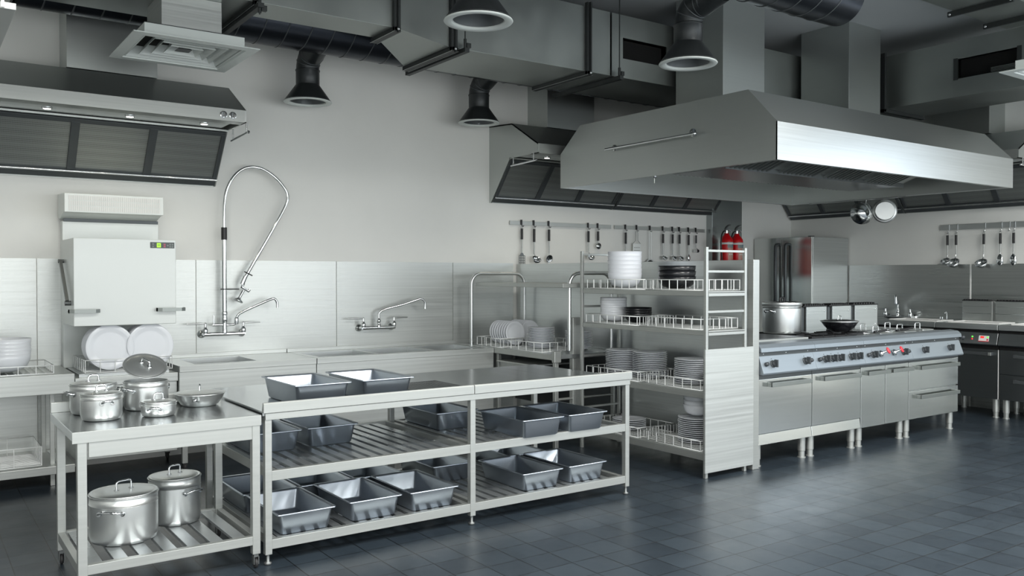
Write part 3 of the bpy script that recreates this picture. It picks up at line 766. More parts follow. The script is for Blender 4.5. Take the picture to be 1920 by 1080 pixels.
hose = [(0, y, .90), (0, y, 1.02), (.003, y, 1.12), (.02, y, 1.22), (.065, y, 1.32), (.13, y, 1.395), (.21, y, 1.435), (.30, y, 1.438), (.39, y, 1.40), (.46, y, 1.35), (.52, y, 1.285), (.552, y, 1.235), (.562, y, 1.195), (.556, y, 1.15), (.52, y, 1.07), (.44, y, .93), (.34, y, .755), (.26, y, .62)]
def smooth(pts, it=2):
    pts = [Vector(p) for p in pts]
    for _ in range(it):
        q = [pts[0]]
        for a, b in zip(pts[:-1], pts[1:]): q += [a*.75+b*.25, a*.25+b*.75]
        q.append(pts[-1]); pts = q
    return pts
obj('hose', MB().tube(smooth(hose), .014, 12), 'chrome', t)
obj('spray_handle', MB().tube([(.265, y, .63), (.175, y, .475)], .015, 12).cyl((.18, y, .49), (.15, y, .42), .019, 12).tube([(.165, y, .43), (.15, y, .395), (.205, y, .36), (.215, y, .375)], .013, 10).cyl((.165, y, .37), (.125, y, .30), .012, 12).lathe([(.014, 0), (.022, .012), (.042, .022), (.042, .034), (.001, .034)], (.128, y, .305), 20, (-.45, 0, -.9)), 'chrome', t)
obj('hose_clip', MB().box(-.028, y-.022, .375, .12, y+.018, .385).cyl((.165, y-.02, .53), (.235, y-.02, .495), .005, 8), 'black', t)
obj('swing_spout', MB().tube(smooth([(0, y, .075), (.04, y, .075), (.09, y-.01, .078), (.095, y-.02, .11), (.097, y-.02, .14), (.12, y-.025, .175), (.30, y-.05, .255), (.385, y-.06, .292), (.42, y-.06, .295), (.44, y-.06, .26), (.44, y-.06, .215)], 1), .011, 12).lathe([(.016, -.03), (.018, .0), (.018, .02), (.012, .03)], (.095, y-.02, .11), 14).tube([(-.10, y, .078), (0, y, .078)], .012, 10).cyl((-.09, y, .078), (-.09, y, .16), .006, 8), 'chrome', t)

# ================================================================== WALL HOODS
def wall_hood(label, loc, rot, w, nf=3, knobs=True, chimney=True, rail=(0, 1), lights=(.22, .5, .82), group='extraction hoods mounted on the walls', lit=True):
    """local: x 0..w, wall at y=0, room is -y"""
    t = thing('extraction_hood', label, 'hood', loc, rot, group)
    prof = [(0, 2.26), (-.03, 2.26), (-.37, 2.682), (-.395, 2.683), (-.85, 2.683), (-.85, 2.777), (-.41, 3.03), (0, 3.055)]
    e = .012
    # outer shell panels: front, slope, top and side cheeks
    m = MB()
    obj('front_band', MB().box(e, -.851, 2.683, w-e, -.85+e, 2.777), 'satin', t)
    m.slab((0, -.85, 2.777), (w, -.85, 2.777), (w, -.41, 3.03), (0, -.41, 3.03), -e)
    m.slab((0, -.41, 3.03), (w, -.41, 3.03), (w, 0, 3.055), (0, 0, 3.055), -e)
    m.box(0, -.85, 2.683, w, -.73, 2.690)
    m.box(0, -.40, 2.676, w, -.36, 2.69)
    m.box(e, -.012, 2.26, w-e, 0, 3.05)
    obj('canopy', m, 'hoodsteel', t)
    cheek = [(0, 2.26), (-.03, 2.26), (-.375, 2.683), (-.85, 2.683), (-.85, 2.777), (-.41, 3.03), (0, 3.055)]
    obj('side_cheek', MB().prism(cheek, 'x', 0, e), 'hoodsteel', t)
    obj('side_cheek', MB().prism(cheek, 'x', w-e, w), 'hoodsteel', t)
    # sloping strip the lamps sit in
    obj('lamp_strip', MB().box(.06, -.80, 2.700, w-.06, -.40, 2.712), 'whitebox', t)
    # filters on the inclined plane
    fr = MB(); L = math.hypot(.34, .42)
    def fp(s, off=0):  # s 0 at bottom (wall) .. 1 at top
        return (-.035 - .33*s - off*.777, 2.275 + .405*s - off*.63)
    seg = (w-2*e)/nf
    a0, a1 = fp(0), fp(1)
    fr.slab((e, *fp(.0)), (w-e, *fp(.0)), (w-e, *fp(.15)), (e, *fp(.15)), .02)
    fr.slab((e, *fp(.93)), (w-e, *fp(.93)), (w-e, *fp(1)), (e, *fp(1)), .02)
    for i in range(nf+1):
        x = e + seg*i
        fr.slab((max(e, x-.03), *fp(.1)), (min(w-e, x+.03), *fp(.1)), (min(w-e, x+.03), *fp(.95)), (max(e, x-.03), *fp(.95)), .022)
    obj('filter_frame', fr, 'cookgrey', t, .002)
    for i in range(nf):
        x = e + seg*i
        obj('filter', MB().slab((x+.02, *fp(.12)), (x+seg-.02, *fp(.12)), (x+seg-.02, *fp(.94)), (x+.02, *fp(.94)), .006), 'filter_mesh', t)
    obj('grease_gutter', MB().tube([(e, *fp(.13, .034)), (w-e, *fp(.13, .034))], .009, 8), 'chrome', t)
    for lx in lights:
        lm = obj('lamp', MB().lathe([(.034, 0), (.036, .008), (.030, .018), (.026, .018)], (lx*w, -.60, 2.700), 20, (0,0,-1)), 'chrome', t)
        obj('lamp_glass', MB().lathe([(.027, .017), (.020, .020), (.001, .021)], (lx*w, -.60, 2.700), 20, (0,0,-1)), 'lamp' if lit else 'frame_white', lm)
    if lit:
        for lx in lights:
            ld = bpy.data.lights.new('hood_spot', 'SPOT'); ld.energy = 7; ld.color = (1, .93, .78); ld.spot_size = R(120); ld.spot_blend = .8; ld.shadow_soft_size = .03
            lo = bpy.data.objects.new('hood_spot', ld); COL.objects.link(lo); lo.parent = t; lo.location = (lx*w, -.60, 2.672)
    if knobs:
        for kx in (w-.175, w-.105):
            kb = obj('knob', MB().lathe([(.028, 0), (.027, .006), (.022, .008), (.001, .008)], (kx, -.85, 2.728), 20, (0,-1,0), (1, 2)).box(kx-.005, -.872, 2.708, kx+.005, -.858, 2.748), 'chrome', t)
    if rail:
        for s in rail:
            x = -.018 if s == 0 else w+.018
            obj('side_rail', MB().cyl((x, -.84, 2.615), (x, -.42, 2.60), .009, 8).cyl((x, -.80, 2.615), (x, -.80, 2.69), .006, 8).cyl((x, -.46, 2.60), (x, -.46, 2.69), .006, 8).lathe([(.001, -.012), (.012, -.006), (.012, .006), (.001, .012)], (x, -.84, 2.615), 12, (0,1,0)), 'chrome', t)
    if chimney:
        cx = w/2 - .015 if chimney is True else chimney
        obj('chimney', MB().box(cx-.32, -.35, 3.05, cx+.32, 0, ZC), 'hoodsteel', t, .002)
    return t
wall_hood('wall extraction hood above the dishwasher at the left, three lit lamps and two knobs', (.49, YW, 0), 0, 1.684, lights=(.205, .53, .852))
wall_hood('wall extraction hood with a cut-off lower corner, left of the island hood', (5.0, YW, 0), 0, 1.662, knobs=False, rail=(0,), lights=(.18, .5, .82))
wall_hood('wall extraction hood over the right utensil rail, mostly behind the island hood', (6.675, YW, 0), 0, 1.70, knobs=False, chimney=False, rail=False, lights=(.5,), lit=False)
wall_hood('wall extraction hood starting in the room corner above the fridge', (XW, YW-.02, 0), -90, 1.66, knobs=False, chimney=False, rail=False, lights=(.5,), lit=False)
wall_hood('wall extraction hood on the right wall with a bright chimney side', (XW, 5.81, 0), -90, 1.66, knobs=False, lights=(.3, .7), chimney=.81, rail=(1,), lit=False)

# ================================================================== ISLAND HOOD
IX0, IX1, IY0, IY1, IZ = 5.22, 8.79, 4.037, 6.582, 2.35
t = thing('island_hood', 'huge central island extraction hood with bright front face and two square chimneys', 'hood', ((IX0+IX1)/2, (IY0+IY1)/2, IZ), world=True)
e = .012
cheek = [(IY0, IZ), (IY0, 2.629), (4.304, 2.907), (6.287, 2.918), (IY1, 2.676), (IY1, IZ)]
for a in (IX0, IX1-e): obj('side_cheek', MB().prism(cheek, 'x', a, a+e), 'hoodsteel', t)
obj('front_panel', MB().box(IX0, IY0-.001, IZ, IX1, IY0+e, 2.63), 'steel', t)
obj('back_panel', MB().box(IX0+e, IY1-e, IZ, IX1-e, IY1, 2.676), 'hoodsteel', t)
obj('slope_panel', MB().slab((IX0+e, IY0+.001, 2.629), (IX1-e, IY0+.001, 2.629), (IX1-e, 4.304, 2.906), (IX0+e, 4.304, 2.906), -e), 'hoodsteel', t)
obj('slope_panel', MB().slab((IX0+e, 6.287, 2.917), (IX1-e, 6.287, 2.917), (IX1-e, IY1-.001, 2.676), (IX0+e, IY1-.001, 2.676), -e), 'hoodsteel', t)
obj('top_panel', MB().slab((IX0+e, 4.304, 2.906), (IX1-e, 4.304, 2.906), (IX1-e, 6.287, 2.917), (IX0+e, 6.287, 2.917), -e), 'hoodsteel', t)
rim = MB()
w = .045
rim.box(IX0+e, IY0+e, IZ+.001, IX1-e, IY0+w, IZ+.008).box(IX0+e, IY1-w, IZ+.001, IX1-e, IY1-e, IZ+.008).box(IX0+e, IY0+w, IZ+.001, IX0+w, IY1-w, IZ+.008).box(IX1-w, IY0+w, IZ+.001, IX1-e, IY1-w, IZ+.008)
obj('bottom_rim', rim, 'steel', t)
# inner plenum with V filter bank along X
fb = MB()
fx0, fx1, yc = 5.70, 8.37, 5.235
for s_ in (-1, 1):
    fb.slab((fx0, yc+s_*.80, 2.62), (fx1, yc+s_*.80, 2.62), (fx1, yc+s_*.29, 2.445), (fx0, yc+s_*.29, 2.445), .006*s_)
pl = obj('filter_bank', fb, 'hoodsteel', t)
n = 44
for s_ in (-1, 1):
    fr = MB()
    fr.slab((fx0+.02, yc+s_*.775, 2.592), (fx1-.02, yc+s_*.775, 2.592), (fx1-.02, yc+s_*.755, 2.586), (fx0+.02, yc+s_*.755, 2.586), .014*s_)
    for i in range(n):
        x = fx0+.03+(fx1-fx0-.06)*i/n
        if i % 11 in (9, 10): continue
        fr.slab((x, yc+s_*.77, 2.585), (x+.02, yc+s_*.77, 2.585), (x+.02, yc+s_*.31, 2.427), (x, yc+s_*.31, 2.427), .014*s_)
    obj('baffle_fins', fr, 'handle_grey', t)
for fe in (fx0-.01, fx1): obj('filter_end', MB().prism([(yc-.80, 2.62), (yc-.29, 2.435), (yc+.29, 2.435), (yc+.80, 2.62)], 'x', fe, fe+.01), 'hoodsteel', t)
obj('plenum_floor', MB().box(IX0+e, IY0+e, 2.62, fx0, IY1-e, 2.63).box(fx1, IY0+e, 2.62, IX1-e, IY1-e, 2.63).box(fx0, IY0+e, 2.62, fx1, yc-.80, 2.63).box(fx0, yc+.80, 2.62, fx1, IY1-e, 2.63), 'hoodsteel', t)
obj('grease_channel', MB().box(fx0-.02, yc-.30, 2.415, fx1+.02, yc+.30, 2.44).box(fx0-.02, yc-.315, 2.405, fx1+.02, yc-.30, 2.45), 'cooker_dark', t)
for (a, b) in ((5.77, 6.32), (7.60, 8.14)):
    obj('chimney', MB().box(a, 5.03, 2.90, b, 5.585, ZC), 'hoodsteel', t, .003)
obj('side_rail', MB().cyl((IX0-.05, 4.80, 2.635), (IX0-.05, 5.87, 2.635), .012, 10).cyl((IX0-.05, 4.86, 2.635), (IX0, 4.86, 2.655), .010, 8).cyl((IX0-.05, 5.80, 2.635), (IX0, 5.80, 2.645), .010, 8).lathe([(.035, 0), (.033, .010), (.001, .012)], (IX0, 4.86, 2.655), 18, (-1,0,0)).lathe([(.030, 0), (.028, .010), (.001, .012)], (IX0, 5.80, 2.645), 18, (-1,0,0)).lathe([(.001, -.02), (.02, -.01), (.02, .01), (.001, .02)], (IX0-.05, 4.80, 2.635), 14, (0,1,0)), 'chrome', t)
obj('drip_tap', MB().cyl((5.252, 5.33, 2.35), (5.252, 5.33, 2.29), .006, 8).lathe([(.018, 0), (.016, .012), (.006, .016)], (5.252, 5.33, 2.35), 12, (0,0,-1)), 'chrome', t)
obj('hook_rail', MB().cyl((IX1-.05, 5.1, 2.345), (IX1-.05, 6.3, 2.345), .008, 8), 'chrome', t)
# hanging strainer and pan
t = thing('hanging_strainer', 'round steel strainer hanging side-on under the island hood', 'strainer', (8.74, 5.56, 2.225), world=True)
sb = MB().lathe([(.001, -.02), (.05, -.015), (.092, .010), (.115, .045), (.122, .075), (.127, .078), (.115, .078), (.108, .045), (.085, .015), (.001, -.012)], (8.70, 5.56, 2.20), 32, (.62, .75, .0))
obj('bowl', sb, 'chrome', t)
obj('hook', MB().tube([(8.74, 5.56, 2.345), (8.74, 5.565, 2.31), (8.745, 5.575, 2.295)], .004, 8), 'chrome', t)
t = thing('hanging_pan', 'small round steel pan hanging bottom-out under the island hood', 'pan', (8.74, 5.36, 2.21), world=True)
ax = (-.8, -.6, 0)
obj('bowl', MB().lathe([(.001, .045), (.096, .045), (.103, .040), (.107, 0), (.129, -.004), (.129, -.008), (.103, -.004), (.098, .038), (.001, .041)], (8.745, 5.345, 2.205), 36, ax, (1,2,3)), 'potsteel', t)
obj('hook', MB().tube([(8.74, 5.37, 2.345), (8.735, 5.37, 2.32), (8.74, 5.365, 2.31)], .006, 8), 'grey_metal', t)

# ================================================================== RANGE ISLAND
FY = 4.365
def handle_bar(x0, x1, z, y, h=.034, d=.05):
    return MB().box(x0, y-d, z-h/2, x1, y-d+.014, z+h/2).box(x0, y-d+.004, z-h/2, x0+.012, y, z+h/2).box(x1-.012, y-d+.004, z-h/2, x1, y, z+h/2)
def knob_big(x, z, y):
    return MB().lathe([(.030, 0), (.030, .004), (.026, .006), (.024, .022), (.021, .026), (.001, .026)], (x, y, z), 20, (0, -.94, .33), (1,2,4)).xf(Matrix.Identity(4)).merge(MB().box(x-.006, y-.048, z-.022, x+.006, y-.016, z+.036))
def range_module(label, x0, x1, kind, knobs, smalls=(), reds=(), flues=(), depth=.93, ymat='frontsteel', group='range modules along the cooking island'):
    t = thing('range_module', label, 'cooker', ((x0+x1)/2, FY+depth/2, 0), group=group, world=True)
    ba = .172
    obj('body', MB().box(x0+.002, FY+.02, ba, x1-.002, FY+depth, .945), 'steel', t)
    obj('top_nose', MB().prism([(FY+.08, .972), (FY+.0, .962), (FY-.03, .935), (FY-.035, .902), (FY+.02, .902), (FY+.08, .93)], 'x', x0+.001, x1-.001), 'panelgrey', t, .004)
    obj('gap_strip', MB().box(x0+.001, FY-.004, .872, x1-.001, FY+.02, .902), 'cookgrey', t)
    cp = obj('control_panel', MB().prism([(FY-.008, .872), (FY-.055, .742), (FY-.05, .728), (FY+.02, .728), (FY+.02, .872)], 'x', x0+.001, x1-.001), 'panelgrey', t, .003)
    obj('under_shade', MB().box(x0+.002, FY-.0, .69, x1-.002, FY+.02, .728), 'cookgrey', t)  # dark strip painted in for the shadow below the control panel
    if kind == 'oven':
        d = obj('oven_door', MB().box(x0+.004, FY-.005, .262, x1-.004, FY+.02, .688), ymat, t, .002)
        obj('handle', handle_bar(x0+.11, x1-.06, .645, FY-.005), 'handle_grey', d, .002)
        obj('plinth', MB().prism([(FY+.003, .258), (FY-.008, ba+.004), (FY+.02, ba), (FY+.02, .258)], 'x', x0+.003, x1-.003), ymat, t, .002)
    elif kind == 'doors':
        mid = (x0+x1)/2
        for (a, b, s) in ((x0, mid, 0), (mid, x1, 1)):
            d = obj('door', MB().box(a+.004, FY-.005, ba, b-.004, FY+.02, .70), ymat, t, .003)
            obj('handle', handle_bar(a+.05, b+.01 if s else b+.01, .648 , FY-.005, .032), 'handle_grey', d, .002)
    else:
        for (z0, z1) in ((.44, .70), (ba, .43)):
            d = obj('drawer', MB().box(x0+.004, FY-.005, z0, x1-.01, FY+.02, z1), ymat, t, .003)
            obj('handle', handle_bar(x0+.14, x1-.06, z1-.055, FY-.005), 'handle_grey', d, .002)
    for lx in (x0+.055, x1-.055):
        for ly in (FY+.055, FY+depth-.06):
            obj('leg', MB().lathe([(.034, 0), (.034, .008), (.026, .010), (.026, .055), (.031, .058), (.031, ba)], (lx, ly, 0), 20, breaks=(1,2,3,4)), 'satin', t)
    for (kx, kz) in knobs:
        obj('knob', knob_big(kx, kz, FY-.034), 'knob', cp)
    for (kx, kz) in smalls:
        obj('small_knob', MB().lathe([(.017, 0), (.015, .022), (.001, .024)], (kx, FY-.034, kz), 14, (0,-.94,.33)), 'knob', cp)
    for (kx, kz) in reds:
        v = obj('valve', MB().lathe([(.024, 0), (.030, .012), (.020, .022), (.009, .028), (.009, .075)], (kx, FY-.036, kz-.018), 18, (.3, -.85, .45)), 'chrome', cp)
        obj('valve_wheel', MB().lathe([(.010, .066), (.026, .068), (.031, .074), (.026, .082), (.010, .080), (.001, .080)], (kx, FY-.036, kz-.018), 22, (.3, -.85, .45)), 'valve_red', cp)
    # bolts in the gap strip and marks above the knobs
    bm = MB()
    for i in range(3): bm.lathe([(.006, 0), (.005, .003), (.001, .004)], (x0+.06+(x1-x0-.12)*i/2, FY-.004, .887), 8, (0,-1,0))
    obj('bolts', bm, 'chrome', t)
    ms = MB()
    for (kx, kz) in knobs: ms.box(kx-.004, FY-.0185, .842, kx+.004, FY-.0175, .850)
    obj('marks', ms, 'panel_dark', cp)
    for (a, b) in flues: flue(t, a, b)
    return t
def flue(t, a, b, yf=5.2):
    obj('flue_box', MB().box(a, yf, .945, b, yf+.09, 1.195), 'steel', t, .002)
    obj('flue_side', MB().box(a-.055, yf+.02, .945, a-.012, yf+.09, 1.19), 'cookgrey', t, .002)
    g = MB().box(a-.06, yf-.004, 1.195, b+.004, yf+.09, 1.205)
    n = 9
    for i in range(n): g.cyl((a-.02+(b-a)*i/n, yf-.003, 1.208), (a-.02+(b-a)*i/n, yf+.09, 1.208), .015, 10)
    obj('flue_grille', g, 'black', t)
    obj('flue_trim', MB().box(a+.0, yf-.004, 1.165, b-.02, yf, 1.168).box(a, yf-.004, 1.135, b-.02, yf, 1.137).lathe([(.008, 0), (.006, .005), (.001, .006)], (b-.04, yf, 1.15), 10, (0,-1,0)).lathe([(.008, 0), (.006, .005), (.001, .006)], (b-.04, yf, 1.0), 10, (0,-1,0)), 'chrome', t)
P4 = {1447.3:5.545,1516.5:5.955,1555:6.20,1570.5:6.30,1585.5:6.40,1608:6.56,1624:6.672,1653.8:6.888,1712:7.345,1752:7.68,1791:8.04}
KZ = .808
X0, X1, X2, X3, X4 = 5.42, 6.098, 6.785, 7.54, 8.425
range_module('oven range module with wide door, leftmost beside the shelving unit', X0, X1, 'oven', [(5.56, KZ), (5.97, KZ)], [(5.475, KZ), (6.035, KZ)])
range_module('oven range module with five knobs in a row, second from the left', X1, X2, 'oven', [(6.235, KZ), (6.335, KZ), (6.435, KZ), (6.60, KZ), (6.70, KZ)], [(6.155, KZ)])
range_module('two-door range module with red valve wheels in the middle of the island', X2, X3, 'doors', [(6.925, KZ), (7.40, KZ)], [(6.85, KZ), (7.475, KZ)], [(7.03, KZ+.02), (7.24, KZ+.02)], flues=((7.18, 7.503),))
range_module('two-drawer range module at the right end of the island', X3, X4, 'drawers', [(7.75, KZ), (8.20, KZ)], flues=((7.60, 7.915), (7.985, 8.385)))
t = thing('cooktop', 'open cooktop of griddle plate, black burner grates and fryer lids over the range modules', 'cooktop', (6.9, 4.85, .945), world=True)
obj('griddle_plate', MB().box(5.44, 4.47, .946, 6.20, 5.20, .985), 'satin', t, .003)
obj('griddle_surface', MB().box(5.47, 4.50, .985, 6.17, 5.17, .990), 'cookgrey', t)
obj('hob_tray', MB().box(6.21, 4.46, .946, 8.40, 5.19, .962), 'steel', t, .002)
for (gx, gy) in ((6.42, 4.64), (6.745, 4.64), (6.56, 5.0), (7.085, 4.75)):
    g = MB()
    for dx, dy in ((1,0),(-1,0),(0,1),(0,-1)):
        g.box(gx+dx*.05-.006, gy+dy*.05-.006, .975, gx+dx*.155+.006, gy+dy*.155+.006, .990) if dx+dy > 0 else g.box(gx+dx*.155-.006, gy+dy*.155-.006, .975, gx+dx*.05+.006, gy+dy*.05+.006, .990)
    for s in (-.155, .155): g.box(gx-.16, gy+s-.006, .962, gx+.16, gy+s+.006, .982).box(gx+s-.006, gy-.16, .962, gx+s+.006, gy+.16, .982)
    g.lathe([(.06, .962), (.06, .974), (.04, .978), (.001, .978)], (gx, gy, 0), 20)
    obj('burner_grate', g, 'black', t)
lids = [(7.42, 4.62, 'nearest the wok'), (7.66, 4.90, 'behind the middle basket handle'), (7.86, 4.64, 'between the two black basket handles'), (8.08, 4.90, 'at the back before the right end'), (8.28, 4.70, 'at the right end of the range')]
for (lx, ly, wh) in lids:
    q = thing('covered_fryer_well', 'square steel fryer cover with arched handle %s' % wh, 'fryer', (lx, ly, .963), group='fryer covers on the range')
    obj('cover', MB().loft([rrect(.20, .24, 0, .02), rrect(.20, .24, .006, .02), rrect(.15, .19, .012, .02)], caplast=True, smooth=False), 'potsteel', q)
    obj('handle', arch_handle(-.045, .045, 0, .011, .055, .0055), 'chrome', q)
for (lx, ly, wh) in ((7.26, 4.50, 'left one beside the wok'), (7.62, 4.50, 'middle one'), (7.80, 4.56, 'right one')):
    q = thing('fryer_basket', 'black-handled fryer basket sunk in the range top, %s' % wh, 'basket', (lx, ly, .963), group='fryer baskets on the range')
    obj('frame', MB().tube([(-.08, .06, .010), (.08, .06, .010), (.08, .28, .010), (-.08, .28, .010)], .004, 6, True).tube([(0, .06, .012), (0, 0, .03)], .004, 6), 'chrome', q)
    obj('handle', MB().cyl((-.02, .02, .022), (.11, -.02, .036), .010, 10), 'black', q)
# stock pot and wok on the range
q = make_pot('stock_pot', 'tall bright stock pot standing on the griddle at the left end of the range', (6.345, 4.85, .992), .165, .275, 90, hw=.09, mat='alu', lid=False)
q['label'] = 'tall bright stock pot standing on the griddle at the left end of the range'
obj('rim_band', MB().lathe([(.164, .240), (.171, .244), (.171, .272), (.166, .277), (.157, .277)], (0,0,0), 48), 'potsteel', q)
lid_ = obj('lid', MB().lathe([(.162, .272), (.13, .276), (.001, .280)], (0,0,0), 48), 'wok_black', q)
obj('lid_handle', arch_handle(-.028, .028, 0, .279, .035, .008), 'black', lid_)
q = thing('wok', 'black wok with a pale rim on the front burner of the range', 'pan', (7.05, 4.75, .988))
obj('body', MB().lathe([(.001, .004), (.072, .004), (.076, 0), (.10, .012), (.135, .045), (.158, .080), (.165, .095), (.160, .095), (.13, .050), (.09, .016), (.001, .012)], (0,0,0), 48, breaks=(2,)), 'wok_black', q)
obj('rim', MB().lathe([(.164, .086), (.170, .091), (.170, .097), (.160, .099)], (0,0,0), 48), 'alu', q)
lid_ = obj('lid', MB().lathe([(.160, .096), (.13, .104), (.07, .109), (.001, .111)], (0,0,0), 48), 'wok_black', q)
obj('lid_handle', arch_handle(-.026, .026, 0, .108, .035, .004), 'chrome', lid_)

# ================================================================== RIGHT WALL COOKERS AND COUNTER
def side_cooker(label, y0, y1, drawers, knobx):
    """local frame: x runs towards the viewer along the wall, room is -y, front at y=-.62"""
    w = y1-y0
    t = thing('wall_cooker', label, 'cooker', (XW, y1, 0), -90, 'dark cookers along the right wall')
    F_ = -.62
    obj('body', MB().box(.002, F_+.02, .20, w-.002, -.015, .93), 'cookgrey', t)
    obj('worktop', MB().box(.001, F_-.03, .925, w-.001, -.013, .982), 'steel', t, .004)
    obj('basin_rim', MB().box(.06, -.50, .982, w-.06, -.49, .994).box(.06, -.15, .982, w-.06, -.14, .994).box(.06, -.49, .982, .07, -.15, .994).box(w-.07, -.49, .982, w-.06, -.15, .994), 'frame_white', t)
    obj('gap_strip', MB().box(.002, F_-.005, .895, w-.002, F_+.02, .925), 'deep_shade', t)  # shade of the gap put in as a black strip
    cp = obj('control_panel', MB().prism([(F_-.012, .895), (F_-.045, .775), (F_-.04, .765), (F_+.02, .765), (F_+.02, .895)], 'x', .002, w-.002), 'cooker_dark', t, .003)
    obj('under_shade', MB().box(.002, F_, .72, w-.002, F_+.02, .765), 'deep_shade', t)  # black strip stands in for shadow beneath the panel
    if drawers:
        for (z0, z1) in ((.47, .72), (.20, .46)):
            d = obj('drawer', MB().box(.006, F_-.004, z0, w-.004, F_+.02, z1), 'cooker_dark', t, .003)
            obj('handle', handle_bar(.16, w-.10, z1-.055, F_-.004), 'cookgrey', d, .002)
    else:
        d = obj('door', MB().box(.006, F_-.004, .20, w-.006, F_+.02, .72), 'cooker_dark', t, .003)
        obj('handle', handle_bar(.05, w-.06, .675, F_-.004), 'cookgrey', d, .002)
        obj('handle_end', MB().box(w-.085, F_-.062, .658, w-.055, F_-.05, .692), 'satin', d, .002)
    obj('edge_strip', MB().box(w-.006, F_-.006, .20, w-.001, F_, .72), 'frame_white', t)
    for lx in (.05, w-.05):
        for ly in (F_+.05, -.12): obj('leg', MB().lathe([(.032, 0), (.032, .008), (.024, .010), (.026, .06), (.031, .062), (.031, .20)], (lx, ly, 0), 18, breaks=(1,2,3,4)), 'satin', t)
    for kx in knobx:
        obj('knob', MB().lathe([(.030, 0), (.028, .008), (.024, .026), (.001, .028)], (kx, F_-.026, .832), 18, (0,-.96,.26)).box(kx-.006, F_-.066, .812, kx+.006, F_-.03, .86), 'knob', cp)
    return t, cp
t, cp = side_cooker('dark single-door cooker on the right wall with lit red display', 4.432, 5.10, False, [.30])
def sticker(cp, x, z, w, h):
    F_ = -.62
    def yy(z): return F_-.012-(.895-z)*.275-.003
    obj('display', MB().slab((x, yy(z), z), (x+w, yy(z), z), (x+w, yy(z+h), z+h), (x, yy(z+h), z+h), .002), 'sticker', cp)
    obj('digits', MB().slab((x+w*.18, yy(z+h*.55)-.003, z+h*.55), (x+w*.52, yy(z+h*.55)-.003, z+h*.55), (x+w*.52, yy(z+h*.9)-.003, z+h*.9), (x+w*.18, yy(z+h*.9)-.003, z+h*.9), .002), 'led_red', cp)
    obj('border', MB().slab((x-.004, yy(z)-.0005, z-.006), (x+w+.004, yy(z)-.0005, z-.006), (x+w+.004, yy(z)-.0005, z), (x-.004, yy(z)-.0005, z), .003).slab((x+w*.80, yy(z+h*.2)-.003, z+h*.1), (x+w*.95, yy(z+h*.2)-.003, z+h*.1), (x+w*.95, yy(z+h*.45)-.003, z+h*.45), (x+w*.80, yy(z+h*.45)-.003, z+h*.45), .002), 'valve_red', cp)
    obj('ok_light', MB().slab((x+w*.8, yy(z+h*.6)-.003, z+h*.6), (x+w*.95, yy(z+h*.6)-.003, z+h*.6), (x+w*.95, yy(z+h*.85)-.003, z+h*.85), (x+w*.8, yy(z+h*.85)-.003, z+h*.85), .002), 'led_green', cp)
sticker(cp, .475, .808, .105, .055)
sticker(cp, .155, .808, .08, .055)
obj('green_light', MB().lathe([(.009, 0), (.008, .005), (.001, .006)], (.405, -.646, .848), 12, (0,-1,0)), 'led_green', cp)
obj('red_light', MB().lathe([(.009, 0), (.008, .005), (.001, .006)], (.405, -.652, .824), 12, (0,-1,0)), 'led_red', cp)
side_cooker('dark two-drawer cooker on the right wall, cut by the picture edge', 3.70, 4.427, True, [.60-.05])
side_cooker('dark cooker on the right wall, almost hidden behind the range end', 5.105, 5.80, False, [])
# back upstands on the wall
for (ya, yb, lb) in ((4.765, 5.082, 'steel flue upstand with black top grille on the right wall, left one'), (4.35, 4.715, 'steel flue upstand with black top grille on the right wall, right one')):
    w = yb-ya
    t = thing('flue_upstand', lb, 'upstand', (XW-.013, yb, .983), -90, 'flue upstands on the right wall')
    obj('box', MB().box(0, -.09, 0, w, 0, .232), 'hoodsteel', t, .002)
    g = MB().box(-.004, -.094, .232, w+.004, 0, .240)
    for i in range(10): g.cyl((.02+(w-.03)*i/10, -.092, .241), (.02+(w-.03)*i/10, 0, .241), .010, 8)
    obj('grille', g, 'black', t)
    obj('side_post', MB().box(w+.002, -.10, 0, w+.02, -.06, .232), 'satin', t, .002)
    obj('trim', MB().box(.0, -.094, .09, w, -.09, .094).box(.01, -.094, .17, w-.02, -.09, .172), 'chrome', t)
t = thing('small_mixer_tap', 'small thin chrome tap on the right wall counter beside the flue upstand', 'faucet', (9.72, 5.17, .983))
obj('spout', MB().tube(smooth([(0, 0, 0), (0, 0, .08), (-.005, 0, .10), (-.03, 0, .105), (-.04, 0, .085)], 1), .006, 10), 'chrome', t)
obj('valve', MB().cyl((0, .05, 0), (0, .05, .045), .007, 8).cyl((0, .075, 0), (0, .075, .045), .007, 8), 'chrome', t)

# ---- fridge
t = thing('refrigerator', 'double-door stainless steel refrigerator in the room corner with long bar handles', 'fridge', (9.6, 7.05, 0), world=True)
obj('body', MB().box(9.245, 6.605, .10, 9.985, 7.485, 1.985), 'steel', t, .004)
for (a, b) in ((6.602, 7.048), (7.054, 7.486)):
    d = obj('door', MB().box(9.21, a, .12, 9.243, b, 1.987), 'frontsteel', t, .004)
    yh = a+.385-.035 if a < 7 else a+.05
    obj('handle', MB().tube([(9.21, yh, 1.90), (9.17, yh, 1.895), (9.155, yh, 1.875), (9.155, yh, 1.05), (9.17, yh, 1.03), (9.21, yh, 1.025)], .020, 12), 'cookgrey', d)
obj('hinge', MB().box(9.22, 6.61, 1.987, 9.28, 6.66, 1.998), 'grey_metal', t)
for (a, b) in ((9.28, 6.66), (9.93, 6.66), (9.28, 7.43), (9.93, 7.43)): obj('foot', MB().cyl((a, b, 0), (a, b, .10), .022, 12), 'grey_metal', t)

